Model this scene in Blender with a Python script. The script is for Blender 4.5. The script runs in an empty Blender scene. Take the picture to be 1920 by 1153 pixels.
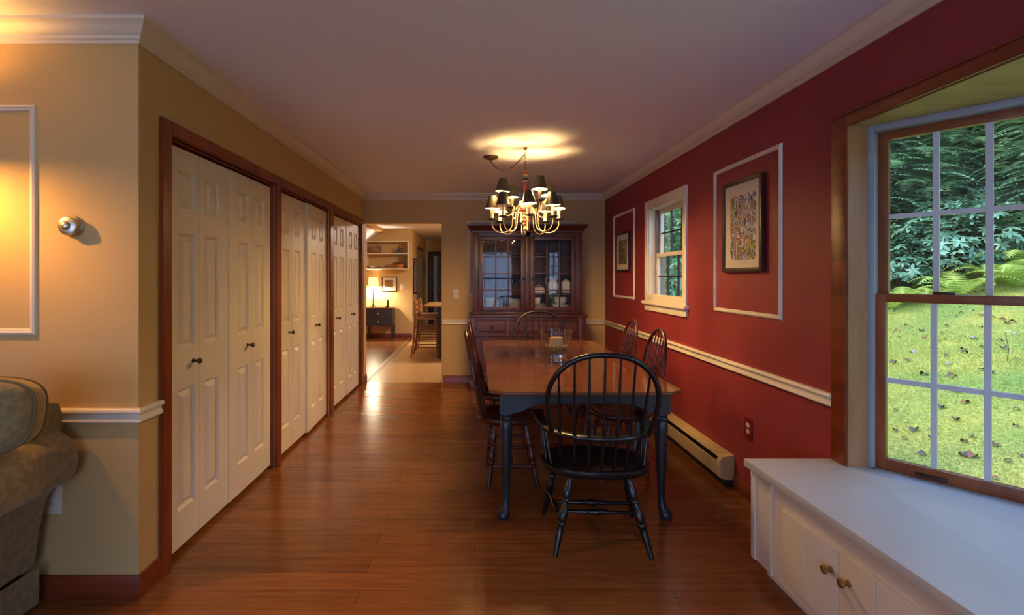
import bpy, bmesh, math, random
import numpy as np
from mathutils import Vector, Matrix
S = bpy.context.scene
C = S.collection
PI = math.pi
random.seed(11)
R = math.radians
V = Vector

# ------------------------------------------------------------------ materials
def lin(c):
    return tuple(((v / 255) / 12.92 if v / 255 <= .04045 else ((v / 255 + .055) / 1.055) ** 2.4) for v in c) + (1,)

def new_mat(name):
    m = bpy.data.materials.new(name)
    m.use_nodes = True
    nt = m.node_tree
    return m, nt, nt.nodes, nt.links, nt.nodes['Principled BSDF']

def mat(name, c1, c2=None, rough=.5, metal=0., scale=(6, 6, 6), detail=3., bump=0., bscale=None, coat=0., sheen=0., lo=.35, hi=.65, spec=.5):
    m, nt, N, L, b = new_mat(name)
    b.inputs['Roughness'].default_value = rough
    b.inputs['Metallic'].default_value = metal
    b.inputs['Coat Weight'].default_value = coat
    b.inputs['Sheen Weight'].default_value = sheen
    b.inputs['Specular IOR Level'].default_value = spec
    if c2 is None:
        c2 = tuple(min(255, v * 1.05 + 2) for v in c1)
    tc = N.new('ShaderNodeTexCoord')
    mp = N.new('ShaderNodeMapping')
    mp.inputs['Scale'].default_value = scale
    L.new(tc.outputs['Object'], mp.inputs['Vector'])
    no = N.new('ShaderNodeTexNoise')
    no.inputs['Scale'].default_value = 1
    no.inputs['Detail'].default_value = detail
    L.new(mp.outputs[0], no.inputs['Vector'])
    rp = N.new('ShaderNodeValToRGB')
    rp.color_ramp.elements[0].position = lo
    rp.color_ramp.elements[1].position = hi
    rp.color_ramp.elements[0].color = lin(c1)
    rp.color_ramp.elements[1].color = lin(c2)
    L.new(no.outputs['Fac'], rp.inputs[0])
    L.new(rp.outputs[0], b.inputs['Base Color'])
    if bump:
        bn = N.new('ShaderNodeTexNoise')
        bn.inputs['Scale'].default_value = 1
        bn.inputs['Detail'].default_value = 4
        mp2 = N.new('ShaderNodeMapping')
        mp2.inputs['Scale'].default_value = bscale or scale
        L.new(tc.outputs['Object'], mp2.inputs['Vector'])
        L.new(mp2.outputs[0], bn.inputs['Vector'])
        bp = N.new('ShaderNodeBump')
        bp.inputs['Strength'].default_value = bump
        bp.inputs['Distance'].default_value = .01
        L.new(bn.outputs['Fac'], bp.inputs['Height'])
        L.new(bp.outputs[0], b.inputs['Normal'])
    return m

def planks(name, cols, bw, bh, mortar, rough, mort_col, grain=.35, rot=0.):
    m, nt, N, L, b = new_mat(name)
    tc = N.new('ShaderNodeTexCoord')
    mp = N.new('ShaderNodeMapping')
    mp.inputs['Rotation'].default_value = (0, 0, rot)
    L.new(tc.outputs['Object'], mp.inputs['Vector'])
    br = N.new('ShaderNodeTexBrick')
    br.offset = .37
    br.offset_frequency = 2
    br.inputs['Color1'].default_value = lin(cols[0])
    br.inputs['Color2'].default_value = lin(cols[1])
    br.inputs['Mortar'].default_value = lin(mort_col)
    br.inputs['Scale'].default_value = 1
    br.inputs['Mortar Size'].default_value = mortar
    br.inputs['Mortar Smooth'].default_value = .3
    br.inputs['Brick Width'].default_value = bw
    br.inputs['Row Height'].default_value = bh
    L.new(mp.outputs[0], br.inputs['Vector'])
    mp2 = N.new('ShaderNodeMapping')
    mp2.inputs['Rotation'].default_value = (0, 0, rot)
    mp2.inputs['Scale'].default_value = (2.2, 42, 10)
    L.new(tc.outputs['Object'], mp2.inputs['Vector'])
    no = N.new('ShaderNodeTexNoise')
    no.inputs['Scale'].default_value = 1
    no.inputs['Detail'].default_value = 6
    no.inputs['Distortion'].default_value = 1.2
    L.new(mp2.outputs[0], no.inputs['Vector'])
    rp = N.new('ShaderNodeValToRGB')
    rp.color_ramp.elements[0].position = .3
    rp.color_ramp.elements[1].position = .7
    rp.color_ramp.elements[0].color = lin(cols[2])
    rp.color_ramp.elements[1].color = lin(cols[3])
    L.new(no.outputs['Fac'], rp.inputs[0])
    mx = N.new('ShaderNodeMix')
    mx.data_type = 'RGBA'
    mx.inputs['Factor'].default_value = grain
    L.new(br.outputs['Color'], mx.inputs['A'])
    L.new(rp.outputs[0], mx.inputs['B'])
    L.new(mx.outputs['Result'], b.inputs['Base Color'])
    b.inputs['Roughness'].default_value = rough
    # faint cupping of the boards and the gaps between them
    wv = N.new('ShaderNodeTexNoise')
    wv.inputs['Scale'].default_value = 1
    wv.inputs['Detail'].default_value = 2
    mp3 = N.new('ShaderNodeMapping')
    mp3.inputs['Rotation'].default_value = (0, 0, rot)
    mp3.inputs['Scale'].default_value = (1.2, 14, 1)
    L.new(tc.outputs['Object'], mp3.inputs['Vector'])
    L.new(mp3.outputs[0], wv.inputs['Vector'])
    ad = N.new('ShaderNodeMath')
    ad.operation = 'MULTIPLY_ADD'
    ad.inputs[1].default_value = -.12
    L.new(br.outputs['Fac'], ad.inputs[0])
    L.new(wv.outputs['Fac'], ad.inputs[2])
    bp = N.new('ShaderNodeBump')
    bp.inputs['Strength'].default_value = .14
    bp.inputs['Distance'].default_value = .01
    L.new(ad.outputs[0], bp.inputs['Height'])
    L.new(bp.outputs[0], b.inputs['Normal'])
    return m

def pane_mat(name, tint=(.97, .99, .98, 1), refl=1.0):
    m, nt, N, L, b = new_mat(name)
    N.remove(b)
    tr = N.new('ShaderNodeBsdfTransparent')
    tr.inputs[0].default_value = tint
    gl = N.new('ShaderNodeBsdfGlossy')
    gl.inputs['Roughness'].default_value = .015
    # Schlick's reflectance of a thin sheet, the same from either side
    lw = N.new('ShaderNodeLayerWeight')
    lw.inputs['Blend'].default_value = .5
    p5 = N.new('ShaderNodeMath')
    p5.operation = 'POWER'
    p5.inputs[1].default_value = 5
    L.new(lw.outputs['Facing'], p5.inputs[0])
    fr = N.new('ShaderNodeMath')
    fr.operation = 'MULTIPLY_ADD'
    fr.inputs[1].default_value = .96
    fr.inputs[2].default_value = .04
    L.new(p5.outputs[0], fr.inputs[0])
    no = N.new('ShaderNodeTexNoise')
    no.inputs['Scale'].default_value = 3.
    bp = N.new('ShaderNodeBump')
    bp.inputs['Strength'].default_value = .02
    bp.inputs['Distance'].default_value = .01
    L.new(no.outputs['Fac'], bp.inputs['Height'])
    L.new(bp.outputs[0], gl.inputs['Normal'])
    ml = N.new('ShaderNodeMath')
    ml.operation = 'MULTIPLY'
    ml.inputs[1].default_value = refl
    L.new(fr.outputs[0], ml.inputs[0])
    mx = N.new('ShaderNodeMixShader')
    L.new(ml.outputs[0], mx.inputs[0])
    L.new(tr.outputs[0], mx.inputs[1])
    L.new(gl.outputs[0], mx.inputs[2])
    L.new(mx.outputs[0], N['Material Output'].inputs[0])
    return m

def glass_mat(name):
    m, nt, N, L, b = new_mat(name)
    b.inputs['Transmission Weight'].default_value = 1
    b.inputs['Roughness'].default_value = .01
    b.inputs['IOR'].default_value = 1.45
    return m

def glow(name, col, strength):
    m, nt, N, L, b = new_mat(name)
    b.inputs['Base Color'].default_value = lin(col)
    b.inputs['Emission Color'].default_value = lin(col)
    b.inputs['Emission Strength'].default_value = strength
    return m

def fabric_shade(name, col):
    m, nt, N, L, b = new_mat(name)
    N.remove(b)
    d = N.new('ShaderNodeBsdfDiffuse')
    d.inputs[0].default_value = lin(col)
    t = N.new('ShaderNodeBsdfTranslucent')
    t.inputs[0].default_value = lin(col)
    mx = N.new('ShaderNodeMixShader')
    mx.inputs[0].default_value = .72
    L.new(d.outputs[0], mx.inputs[1])
    L.new(t.outputs[0], mx.inputs[2])
    L.new(mx.outputs[0], N['Material Output'].inputs[0])
    return m

def leaf_mat(name, c1, c2, rough=.4, scale=2.5, trans=.3):
    m, nt, N, L, b = new_mat(name)
    tc = N.new('ShaderNodeTexCoord')
    no = N.new('ShaderNodeTexNoise')
    no.inputs['Scale'].default_value = scale
    no.inputs['Detail'].default_value = 5
    L.new(tc.outputs['Object'], no.inputs['Vector'])
    rp = N.new('ShaderNodeValToRGB')
    rp.color_ramp.elements[0].position = .35
    rp.color_ramp.elements[1].position = .65
    rp.color_ramp.elements[0].color = lin(c1)
    rp.color_ramp.elements[1].color = lin(c2)
    L.new(no.outputs['Fac'], rp.inputs[0])
    L.new(rp.outputs[0], b.inputs['Base Color'])
    b.inputs['Roughness'].default_value = rough
    t = N.new('ShaderNodeBsdfTranslucent')
    L.new(rp.outputs[0], t.inputs[0])
    mx = N.new('ShaderNodeMixShader')
    mx.inputs[0].default_value = trans
    L.new(b.outputs[0], mx.inputs[1])
    L.new(t.outputs[0], mx.inputs[2])
    L.new(mx.outputs[0], N['Material Output'].inputs[0])
    return m

def art_mat(name, cols, scale, dist=3., seed=0., stretch=(1, 1, 1)):
    """an abstract patchwork print"""
    m, nt, N, L, b = new_mat(name)
    tc = N.new('ShaderNodeTexCoord')
    mp = N.new('ShaderNodeMapping')
    mp.inputs['Location'].default_value = (seed, seed, seed)
    mp.inputs['Scale'].default_value = stretch
    L.new(tc.outputs['Object'], mp.inputs['Vector'])
    no = N.new('ShaderNodeTexNoise')
    no.inputs['Scale'].default_value = scale
    no.inputs['Detail'].default_value = 3
    no.inputs['Roughness'].default_value = .6
    no.inputs['Distortion'].default_value = dist
    L.new(mp.outputs[0], no.inputs['Vector'])
    rp = N.new('ShaderNodeValToRGB')
    cr = rp.color_ramp
    cr.interpolation = 'CONSTANT'
    n = len(cols)
    lo, hi = .33, .67
    cr.elements[0].position = 0
    cr.elements[0].color = lin(cols[0])
    cr.elements[1].position = lo + (hi - lo) / (n - 1)
    cr.elements[1].color = lin(cols[1])
    for i in range(2, n):
        e = cr.elements.new(lo + (hi - lo) * i / (n - 1) * .98)
        e.color = lin(cols[i])
    L.new(no.outputs['Fac'], rp.inputs[0])
    L.new(rp.outputs[0], b.inputs['Base Color'])
    b.inputs['Roughness'].default_value = .6
    return m

# ------------------------------------------------------------------ objects
def tag(o, label=None, cat=None, group=None, kind=None):
    if label: o['label'] = label
    if cat: o['category'] = cat
    if group: o['group'] = group
    if kind: o['kind'] = kind
    return o

def obj(name, bm, m, parent=None, smooth=35, bevel=0., loc=None, rz=0., fix=True):
    me = bpy.data.meshes.new(name)
    if fix: bmesh.ops.recalc_face_normals(bm, faces=bm.faces)
    if bevel:
        es = [e for e in bm.edges if len(e.link_faces) == 2 and e.calc_face_angle(0) > R(40)]
        if es:
            bmesh.ops.bevel(bm, geom=es, offset=bevel, segments=2, affect='EDGES', profile=.6, clamp_overlap=True)
    bm.normal_update()
    bm.to_mesh(me)
    bm.free()
    if smooth:
        me.polygons.foreach_set('use_smooth', [True] * len(me.polygons))
        me.set_sharp_from_angle(angle=R(smooth))
    me.materials.append(m)
    o = bpy.data.objects.new(name, me)
    C.objects.link(o)
    if parent: o.parent = parent
    if loc is not None: o.location = loc
    o.rotation_euler[2] = rz
    return o

def thing(name, label, cat, loc=(0, 0, 0), rz=0., group=None, kind=None):
    o = bpy.data.objects.new(name, None)
    o.empty_display_size = .1
    C.objects.link(o)
    o.location = loc
    o.rotation_euler = (0, 0, rz)
    return tag(o, label, cat, group, kind)

def dup(root, loc, rz=None, label=None, group=None):
    def cp(o, par):
        c = o.copy()
        C.objects.link(c)
        if par: c.parent = par
        for k in kids.get(o.name, []):
            cp(k, c)
        return c
    kids = {}
    for o in bpy.data.objects:
        if o.parent: kids.setdefault(o.parent.name, []).append(o)
    c = cp(root, None)
    c.location = loc
    if rz is not None: c.rotation_euler[2] = rz
    if label: c['label'] = label
    if group: c['group'] = group
    return c

def struct(name, bm, m, label, cat, bevel=0., smooth=35):
    return tag(obj(name, bm, m, None, smooth, bevel), label, cat, kind='structure')

# ------------------------------------------------------------------ shapes
def B():
    return bmesh.new()

def box(bm, x0, x1, y0, y1, z0, z1, M=None):
    ps = [V((x, y, z)) for z in (z0, z1) for y in (y0, y1) for x in (x0, x1)]
    if M: ps = [M @ p for p in ps]
    v = [bm.verts.new(p) for p in ps]
    for f in ((0, 2, 3, 1), (4, 5, 7, 6), (0, 1, 5, 4), (2, 6, 7, 3), (0, 4, 6, 2), (1, 3, 7, 5)):
        bm.faces.new([v[i] for i in f])
    return bm

def rings(bm, rr, cap0=True, cap1=True, closed=False):
    vs = [[bm.verts.new(p) for p in r] for r in rr]
    n = len(vs[0])
    pairs = list(zip(vs, vs[1:])) + ([(vs[-1], vs[0])] if closed else [])
    for a, b in pairs:
        for i in range(n):
            j = (i + 1) % n
            bm.faces.new((a[i], a[j], b[j], b[i]))
    if not closed:
        if cap0: bm.faces.new(list(reversed(vs[0])))
        if cap1: bm.faces.new(vs[-1])
    return bm

def tube(bm, pts, r, seg=8, up=None, ry=None, closed=False, caps=True, pw=1.):
    pts = [V(p) for p in pts]
    n = len(pts)
    rs = r if isinstance(r, (list, tuple)) else [r] * n
    rys = ry if isinstance(ry, (list, tuple)) else ([ry] * n if ry else rs)
    out, prev = [], None
    for i, p in enumerate(pts):
        a = pts[(i - 1) % n] if closed or i > 0 else p
        b = pts[(i + 1) % n] if closed or i < n - 1 else p
        t = (b - a).normalized()
        if up is not None:
            nn = t.cross(V(up))
            if nn.length < 1e-4: nn = prev or V((1, 0, 0))
            nn.normalize()
        elif prev is None:
            nn = t.orthogonal().normalized()
        else:
            nn = (prev - t * prev.dot(t)).normalized()
        prev = nn
        bb = nn.cross(t) * -1
        bb = t.cross(nn)
        sq = lambda v: math.copysign(abs(v) ** pw, v)
        out.append([p + nn * rs[i] * sq(math.cos(2 * PI * k / seg)) + bb * rys[i] * sq(math.sin(2 * PI * k / seg)) for k in range(seg)])
    return rings(bm, out, caps, caps, closed)

def lathe(bm, prof, seg=20, o=(0, 0, 0), axis=None, caps=True):
    """prof: (r, h) from bottom up along +z (or along the unit axis)"""
    o = V(o)
    M = V((0, 0, 1)).rotation_difference(V(axis).normalized()).to_matrix() if axis is not None else Matrix.Identity(3)
    rr = [[o + M @ V((max(r, .0004) * math.cos(2 * PI * k / seg), max(r, .0004) * math.sin(2 * PI * k / seg), h)) for k in range(seg)] for r, h in prof]
    return rings(bm, rr, caps, caps)

def turned(bm, p0, p1, prof, seg=12):
    """prof: (t, r), t from 0 at p0 to 1 at p1"""
    p0, p1 = V(p0), V(p1)
    d = p1 - p0
    return lathe(bm, [(r, t * d.length) for t, r in prof], seg, p0, d)

def loft(bm, secs, seg=16, caps=True, power=1.):
    """horizontal sections (cx, cy, z, rx, ry)"""
    def cs(a):
        c, s = math.cos(a), math.sin(a)
        return math.copysign(abs(c) ** power, c), math.copysign(abs(s) ** power, s)
    rr = []
    for cx, cy, z, rx, ry in secs:
        rr.append([V((cx + rx * cs(2 * PI * k / seg)[0], cy + ry * cs(2 * PI * k / seg)[1], z)) for k in range(seg)])
    return rings(bm, rr, caps, caps)

def prism(bm, pts, z0, z1):
    """a polygon in plan (counter-clockwise) between two heights"""
    return rings(bm, [[V((x, y, z0)) for x, y in pts], [V((x, y, z1)) for x, y in pts]])

def extrude_poly(bm, pts3, d):
    d = V(d)
    return rings(bm, [[V(p) for p in pts3], [V(p) + d for p in pts3]])

def sweep_runs(path, prof, cuts=None):
    """moulding: profile (out, z) carried along a path in plan, the room on its right, mitred; one bmesh for each run"""
    P = [V((x, y)) for x, y in path]
    dirs = [(b - a).normalized() for a, b in zip(P, P[1:])]
    nr = [V((d.y, -d.x)) for d in dirs]
    offs = []
    for i in range(len(P)):
        if i == 0: offs.append(nr[0])
        elif i == len(P) - 1: offs.append(nr[-1])
        else:
            m = nr[i - 1] + nr[i]
            offs.append(m / (m.dot(nr[i])))
    res = []
    for i in range(len(P) - 1):
        bm = B()
        rr = []
        for j in (i, i + 1):
            rr.append([V((P[j].x + offs[j].x * o, P[j].y + offs[j].y * o, z)) for o, z in prof])
        rings(bm, rr)
        bmesh.ops.recalc_face_normals(bm, faces=bm.faces)
        res.append(bm)
    return res

def panel_face(bm, u0, u1, v0, v1, pans, fn, steps=((0, 0), (.010, -.015), (.016, -.015), (.042, .0))):
    """a flat face with raised panels; fn(u, v, depth) -> point; steps: (inset, depth)"""
    us = sorted({u0, u1, *[p[0] for p in pans], *[p[1] for p in pans]})
    vs = sorted({v0, v1, *[p[2] for p in pans], *[p[3] for p in pans]})
    for a, b in zip(us, us[1:]):
        for c, d in zip(vs, vs[1:]):
            mu, mv = (a + b) / 2, (c + d) / 2
            if any(p[0] < mu < p[1] and p[2] < mv < p[3] for p in pans): continue
            bm.faces.new([bm.verts.new(fn(*q, 0)) for q in ((a, c), (b, c), (b, d), (a, d))])
    for a, b, c, d in pans:
        rr = []
        for i, dep in steps:
            rr.append([V(fn(*q, dep)) for q in ((a + i, c + i), (b - i, c + i), (b - i, d - i), (a + i, d - i))])
        rings(bm, rr, False, True)
    bmesh.ops.remove_doubles(bm, verts=bm.verts, dist=1e-5)
    return bm

def slab_with_panels(bm, fn, u0, u1, v0, v1, t, pans, steps=None):
    panel_face(bm, u0, u1, v0, v1, pans, fn, *([steps] if steps else []))
    q = ((u0, v0), (u1, v0), (u1, v1), (u0, v1))
    f = [bm.verts.new(fn(*p, 0)) for p in q]
    g = [bm.verts.new(fn(*p, -t)) for p in q]
    for i in range(4):
        j = (i + 1) % 4
        bm.faces.new((f[i], g[i], g[j], f[j]))
    bm.faces.new(list(reversed(g)))
    bmesh.ops.remove_doubles(bm, verts=bm.verts, dist=1e-5)
    bmesh.ops.recalc_face_normals(bm, faces=bm.faces)
    return bm

def frame_rect(bm, fn, u0, u1, v0, v1, w, t, wv=None):
    """four bars round a rectangle, each with thickness t towards +depth"""
    wv = wv or w
    for a, b, c, d in ((u0, u0 + w, v0, v1), (u1 - w, u1, v0, v1), (u0 + w, u1 - w, v0, v0 + wv), (u0 + w, u1 - w, v1 - wv, v1)):
        bar(bm, fn, a, b, c, d, 0, t)
    return bm

def bar(bm, fn, a, b, c, d, d0, d1):
    lo = [bm.verts.new(fn(*q, d0)) for q in ((a, c), (b, c), (b, d), (a, d))]
    hi = [bm.verts.new(fn(*q, d1)) for q in ((a, c), (b, c), (b, d), (a, d))]
    for i in range(4):
        j = (i + 1) % 4
        bm.faces.new((lo[i], lo[j], hi[j], hi[i]))
    bm.faces.new(list(reversed(lo)))
    bm.faces.new(hi)
    bmesh.ops.recalc_face_normals(bm, faces=bm.faces)
    return bm

def arc(fn, n, a=0., b=1.):
    return [fn(a + (b - a) * i / (n - 1)) for i in range(n)]

def mesh_np(name, verts, faces, m, parent=None, smooth=False):
    me = bpy.data.meshes.new(name)
    verts = np.asarray(verts, dtype=np.float32)
    faces = np.asarray(faces, dtype=np.int32)
    k = faces.shape[1]
    me.vertices.add(len(verts))
    me.vertices.foreach_set('co', verts.ravel())
    me.loops.add(faces.size)
    me.loops.foreach_set('vertex_index', faces.ravel())
    me.polygons.add(len(faces))
    me.polygons.foreach_set('loop_start', np.arange(0, faces.size, k, dtype=np.int32))
    me.polygons.foreach_set('loop_total', np.full(len(faces), k, dtype=np.int32))
    me.update(calc_edges=True)
    me.materials.append(m)
    o = bpy.data.objects.new(name, me)
    C.objects.link(o)
    if parent: o.parent = parent
    return o

def shade_shell(name, r0, r1, z0, z1, parent, m_out, m_in, seg=24, t=.0012):
    """an open conical lamp shade with an outer and an inner skin"""
    bm = B()
    lathe(bm, [(r0 - t, z0), (r0, z0), (r1, z1), (r1 - t, z1)], seg, caps=False)
    bmesh.ops.remove_doubles(bm, verts=bm.verts, dist=1e-6)
    a = [v for v in bm.verts if abs(v.co.z - z0) < 1e-5 and v.co.xy.length < r0 - t / 2]
    b = [v for v in bm.verts if abs(v.co.z - z1) < 1e-5 and v.co.xy.length < r1 - t / 2]
    for k in range(seg):
        j = (k + 1) % seg
        bm.faces.new((a[k], b[k], b[j], a[j])).material_index = 1
    o = obj(name, bm, m_out, parent, 50)
    o.data.materials.append(m_in)
    return o

# ------------------------------------------------------------------ palette
M = {}
M['tan'] = mat('tan_paint', (198, 163, 106), (202, 167, 110), .62, scale=(1.5, 1.5, 1.5), bump=.05, bscale=(90, 90, 90))
M['red'] = mat('red_paint', (136, 42, 50), (142, 45, 53), .6, scale=(1.5, 1.5, 1.5), bump=.05, bscale=(90, 90, 90))
M['ceiling'] = mat('ceiling_paint', (238, 238, 250), (241, 241, 252), .7, scale=(1, 1, 1), bump=.04, bscale=(60, 60, 60))
M['trim'] = mat('trim_paint', (226, 212, 192), (230, 216, 197), .42, scale=(3, 3, 3))
M['door'] = mat('door_paint', (232, 216, 196), (235, 220, 200), .45, scale=(2, 2, 2), bump=.04, bscale=(10, 10, 200))
M['cherry'] = mat('cherry_trim', (112, 48, 20), (142, 66, 30), .35, scale=(22, 22, 2.2), bump=.03)
M['cherry_h'] = mat('cherry_trim_long', (104, 40, 17), (134, 58, 26), .35, scale=(22, 2.2, 22), bump=.03)
M['cherry_x'] = mat('cherry_trim_wide', (104, 40, 17), (134, 58, 26), .35, scale=(2.2, 22, 22), bump=.03)
M['jamb'] = mat('pine_jamb', (150, 100, 60), (168, 118, 76), .4, scale=(16, 16, 3), bump=.03)
M['soffit'] = mat('pine_board', (160, 128, 76), (174, 144, 92), .5, scale=(3, 14, 14))
M['sash'] = mat('sash_wood', (122, 62, 26), (148, 80, 38), .38, scale=(18, 18, 3))
M['vinyl'] = mat('grey_vinyl', (150, 152, 158), (156, 158, 164), .4)
M['muntin'] = mat('muntin_white', (206, 205, 208), (212, 210, 213), .4)
M['floor'] = planks('oak_boards', ((148, 88, 43), (114, 63, 29), (98, 52, 23), (166, 103, 54)), 1.35, .127, .0018, .22, (52, 26, 12), .42)
M['floor_brown'] = planks('brown_boards', ((148, 92, 52), (130, 76, 40), (110, 62, 32), (165, 104, 60)), .9, .07, .0012, .22, (70, 36, 18), .4)
M['floor_pale'] = planks('pale_boards', ((206, 164, 108), (188, 144, 90), (176, 130, 80), (220, 180, 124)), .9, .075, .001, .3, (140, 98, 56), .35)
M['strip'] = mat('border_strip', (150, 104, 62), (170, 122, 76), .35, scale=(30, 3, 30))
M['strip_dark'] = mat('border_dark', (78, 40, 18), (92, 50, 24), .4, scale=(30, 3, 30))
M['table'] = mat('table_cherry', (106, 58, 34), (148, 88, 54), .18, scale=(2.4, 26, 10), bump=.012, coat=.3, detail=6, lo=.25, hi=.75)
M['black'] = mat('black_paint', (34, 34, 37), (40, 40, 43), .34, scale=(8, 8, 8))
M['blackchair'] = mat('black_chair_paint', (20, 19, 20), (27, 25, 25), .24, scale=(10, 10, 10), bump=.02)
M['brown'] = mat('brown_chair_wood', (66, 25, 14), (92, 38, 20), .28, scale=(20, 20, 4))
M['hutch'] = mat('hutch_cherry', (70, 32, 20), (92, 44, 28), .34, scale=(18, 18, 2.5), bump=.02)
M['hutch_x'] = mat('hutch_cherry_wide', (70, 32, 20), (92, 44, 28), .34, scale=(2.5, 18, 18), bump=.02)
M['hutch_in'] = mat('hutch_inside', (70, 28, 20), (84, 36, 25), .5, scale=(10, 10, 3))
M['knobwood'] = mat('dark_knob', (48, 20, 14), (58, 26, 18), .3)
M['bronze'] = mat('bronze', (88, 70, 56), (104, 84, 66), .3, .9)
M['nickel'] = mat('nickel', (190, 180, 165), (200, 190, 175), .32, 1.)
M['brass'] = mat('brass', (170, 136, 80), (186, 150, 92), .32, .9)
M['ironwork'] = mat('pewter_arm', (166, 146, 112), (186, 166, 130), .35, .85)
M['chain'] = mat('dark_bronze', (70, 54, 40), (86, 68, 50), .45, .8)
M['china'] = mat('white_china', (226, 218, 208), (232, 224, 214), .22)
M['pane'] = pane_mat('window_pane')
M['pane_hutch'] = pane_mat('cabinet_pane', (.95, .96, .96, 1), .6)
M['bowl_glass'] = pane_mat('thin_bowl_glass', (.96, .97, .97, 1), 1.5)
M['glass'] = glass_mat('clear_glass')
M['plate'] = mat('ivory_plastic', (222, 210, 190), (226, 214, 194), .4)
M['slot'] = mat('slot_dark', (40, 34, 30), None, .5)
M['mat_board'] = mat('mat_board', (214, 200, 180), (218, 205, 186), .7)
M['frame_dark'] = mat('dark_frame', (44, 18, 14), (56, 24, 18), .4, scale=(12, 12, 3))
M['sofa'] = mat('damask', (132, 112, 72), (150, 128, 86), .85, scale=(38, 38, 38), detail=3, sheen=.3, bump=.15, bscale=(160, 160, 160), lo=.46, hi=.54)
M['heater'] = mat('heater_enamel', (196, 168, 124), (202, 174, 130), .42)
M['fins'] = mat('heater_fins', (22, 20, 18), (60, 54, 46), .5, .4, scale=(2, 220, 2))
M['white_cab'] = mat('cabinet_paint', (216, 204, 190), (221, 209, 195), .4, scale=(3, 3, 3))
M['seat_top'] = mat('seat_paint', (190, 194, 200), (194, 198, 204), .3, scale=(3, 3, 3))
# ================================================================== camera
H = 2.44
XL, XR, YB, YF = -1.434, 1.68, 6.41, 2.113     # left closet wall, red wall, back wall, the facing wall at left
cd = bpy.data.cameras.new('camera')
cd.sensor_width = 36
cd.lens = 930 / 1920 * 36
cd.shift_x = (960 - 891) / 1920
cd.shift_y = -(576.5 - 520) / 1920
cd.clip_start = .02
cam = bpy.data.objects.new('camera', cd)
C.objects.link(cam)
cam.location = (0, 0, 1.362)
cam.rotation_euler = (R(90), 0, 0)
S.camera = cam

# ================================================================== floor, ceiling, walls
YR = -3.4                                       # the living room's far wall, behind the camera
XW = -5.2
bm = B(); box(bm, XW, 1.80, YR, YB + .03, -.06, 0)
struct('floor', bm, M['floor'], 'glossy orange-brown oak board floor of the dining room', 'floor', smooth=0)
bm = B(); box(bm, XW - .1, 1.80, YR - .1, YB + .06, H, H + .1)
struct('ceiling', bm, M['ceiling'], 'flat off-white dining room ceiling above the chandelier', 'ceiling', smooth=0)

# closet openings along the left wall (inner edges of the casings)
OPEN = [(2.319, 3.538), (3.638, 4.862), (4.976, 6.214)]
ZO = 2.025
bm = B()
box(bm, XL - .12, XL, YF, OPEN[0][0], 0, H)
box(bm, XL - .12, XL, OPEN[0][0], OPEN[2][1], ZO, H)
box(bm, XL - .12, XL, OPEN[0][1], OPEN[1][0], 0, ZO)
box(bm, XL - .12, XL, OPEN[1][1], OPEN[2][0], 0, ZO)
box(bm, XL - .12, XL, OPEN[2][1], YB + .12, 0, H)
struct('wall_left', bm, M['tan'], 'tan painted wall above and between the white closet doors', 'wall', smooth=0)
bm = B()
box(bm, XW - .1, XL - .12, YF, YF + .12, 0, H)
struct('wall_front', bm, M['tan'], 'tan wall at far left facing the camera, with the knob', 'wall', smooth=0)
# the closet's dark inside
bm = B()
box(bm, XL - .75, XL - .69, YF + .12, YB + .12, 0, H)
struct('wall_closet', bm, M['tan'], 'back wall inside the closets behind the bifold doors', 'wall', smooth=0)

OX0, OX1, OZ = XL, -.434, 2.065                 # doorway to the kitchen
bm = B()
box(bm, XL, OX1, YB, YB + .12, OZ, H)
box(bm, OX1, XR + .12, YB, YB + .12, 0, H)
struct('wall_back', bm, M['tan'], 'tan back wall around the kitchen doorway, behind the hutch', 'wall', smooth=0)

W1 = (3.985, 4.800, 1.13, 2.02)                 # small window opening in the red wall: y0, y1, z0, z1
BY0, BY1, BZ0, BZ1 = -.31, 2.229, .514, 2.04    # bay opening
xw = XR + .12
bm = B()
box(bm, XR, xw, W1[1], YB, 0, H)
box(bm, XR, xw, W1[0], W1[1], 0, W1[2])
box(bm, XR, xw, W1[0], W1[1], W1[3], H)
box(bm, XR, xw, BY1, W1[0], 0, H)
box(bm, XR, xw, BY0, BY1, BZ1, H)
box(bm, XR, xw, BY0, BY1, 0, BZ0 - .05)
box(bm, XR, xw, YR, BY0, 0, H)
struct('wall_right', bm, M['red'], 'deep red painted wall with the small window and framed pictures', 'wall', smooth=0)

# living room behind the camera: far wall with two tall windows, and the outer left wall
bm = B()
RW = [(-4.7, -2.3), (-1.5, 1.2)]
xs = [XW - .1, RW[0][0], RW[0][1], RW[1][0], RW[1][1], 1.8]
for i in (0, 2, 4): box(bm, xs[i], xs[i + 1], YR - .12, YR, 0, H)
for a, b in RW:
    box(bm, a, b, YR - .12, YR, 0, .3)
    box(bm, a, b, YR - .12, YR, 2.2, H)
struct('wall_rear', bm, M['tan'], 'tan living room wall behind the camera', 'wall', smooth=0)
bm = B(); box(bm, XW - .1, XW, YR, YF, 0, H)
struct('wall_outer', bm, M['tan'], 'tan outer living room wall beyond the sofa', 'wall', smooth=0)
for n, (a, b) in enumerate(RW):
    t = thing('window_%d' % (4 + n), 'white framed window in the living room wall behind the camera', 'window', (0, 0, 0), kind='structure', group='living room windows')
    fn = lambda u, v, d: (u, YR - .04 - d, v)
    bm = B(); frame_rect(bm, fn, a, b, .3, 2.2, .06, .05)
    bar(bm, fn, a + .06, b - .06, 1.31, 1.35, .01, .04)
    for k in (1, 2): bar(bm, fn, a + (b - a) * k / 3 - .01, a + (b - a) * k / 3 + .01, .36, 2.14, .01, .03)
    obj('window_frame', bm, M['trim'], t)

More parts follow.
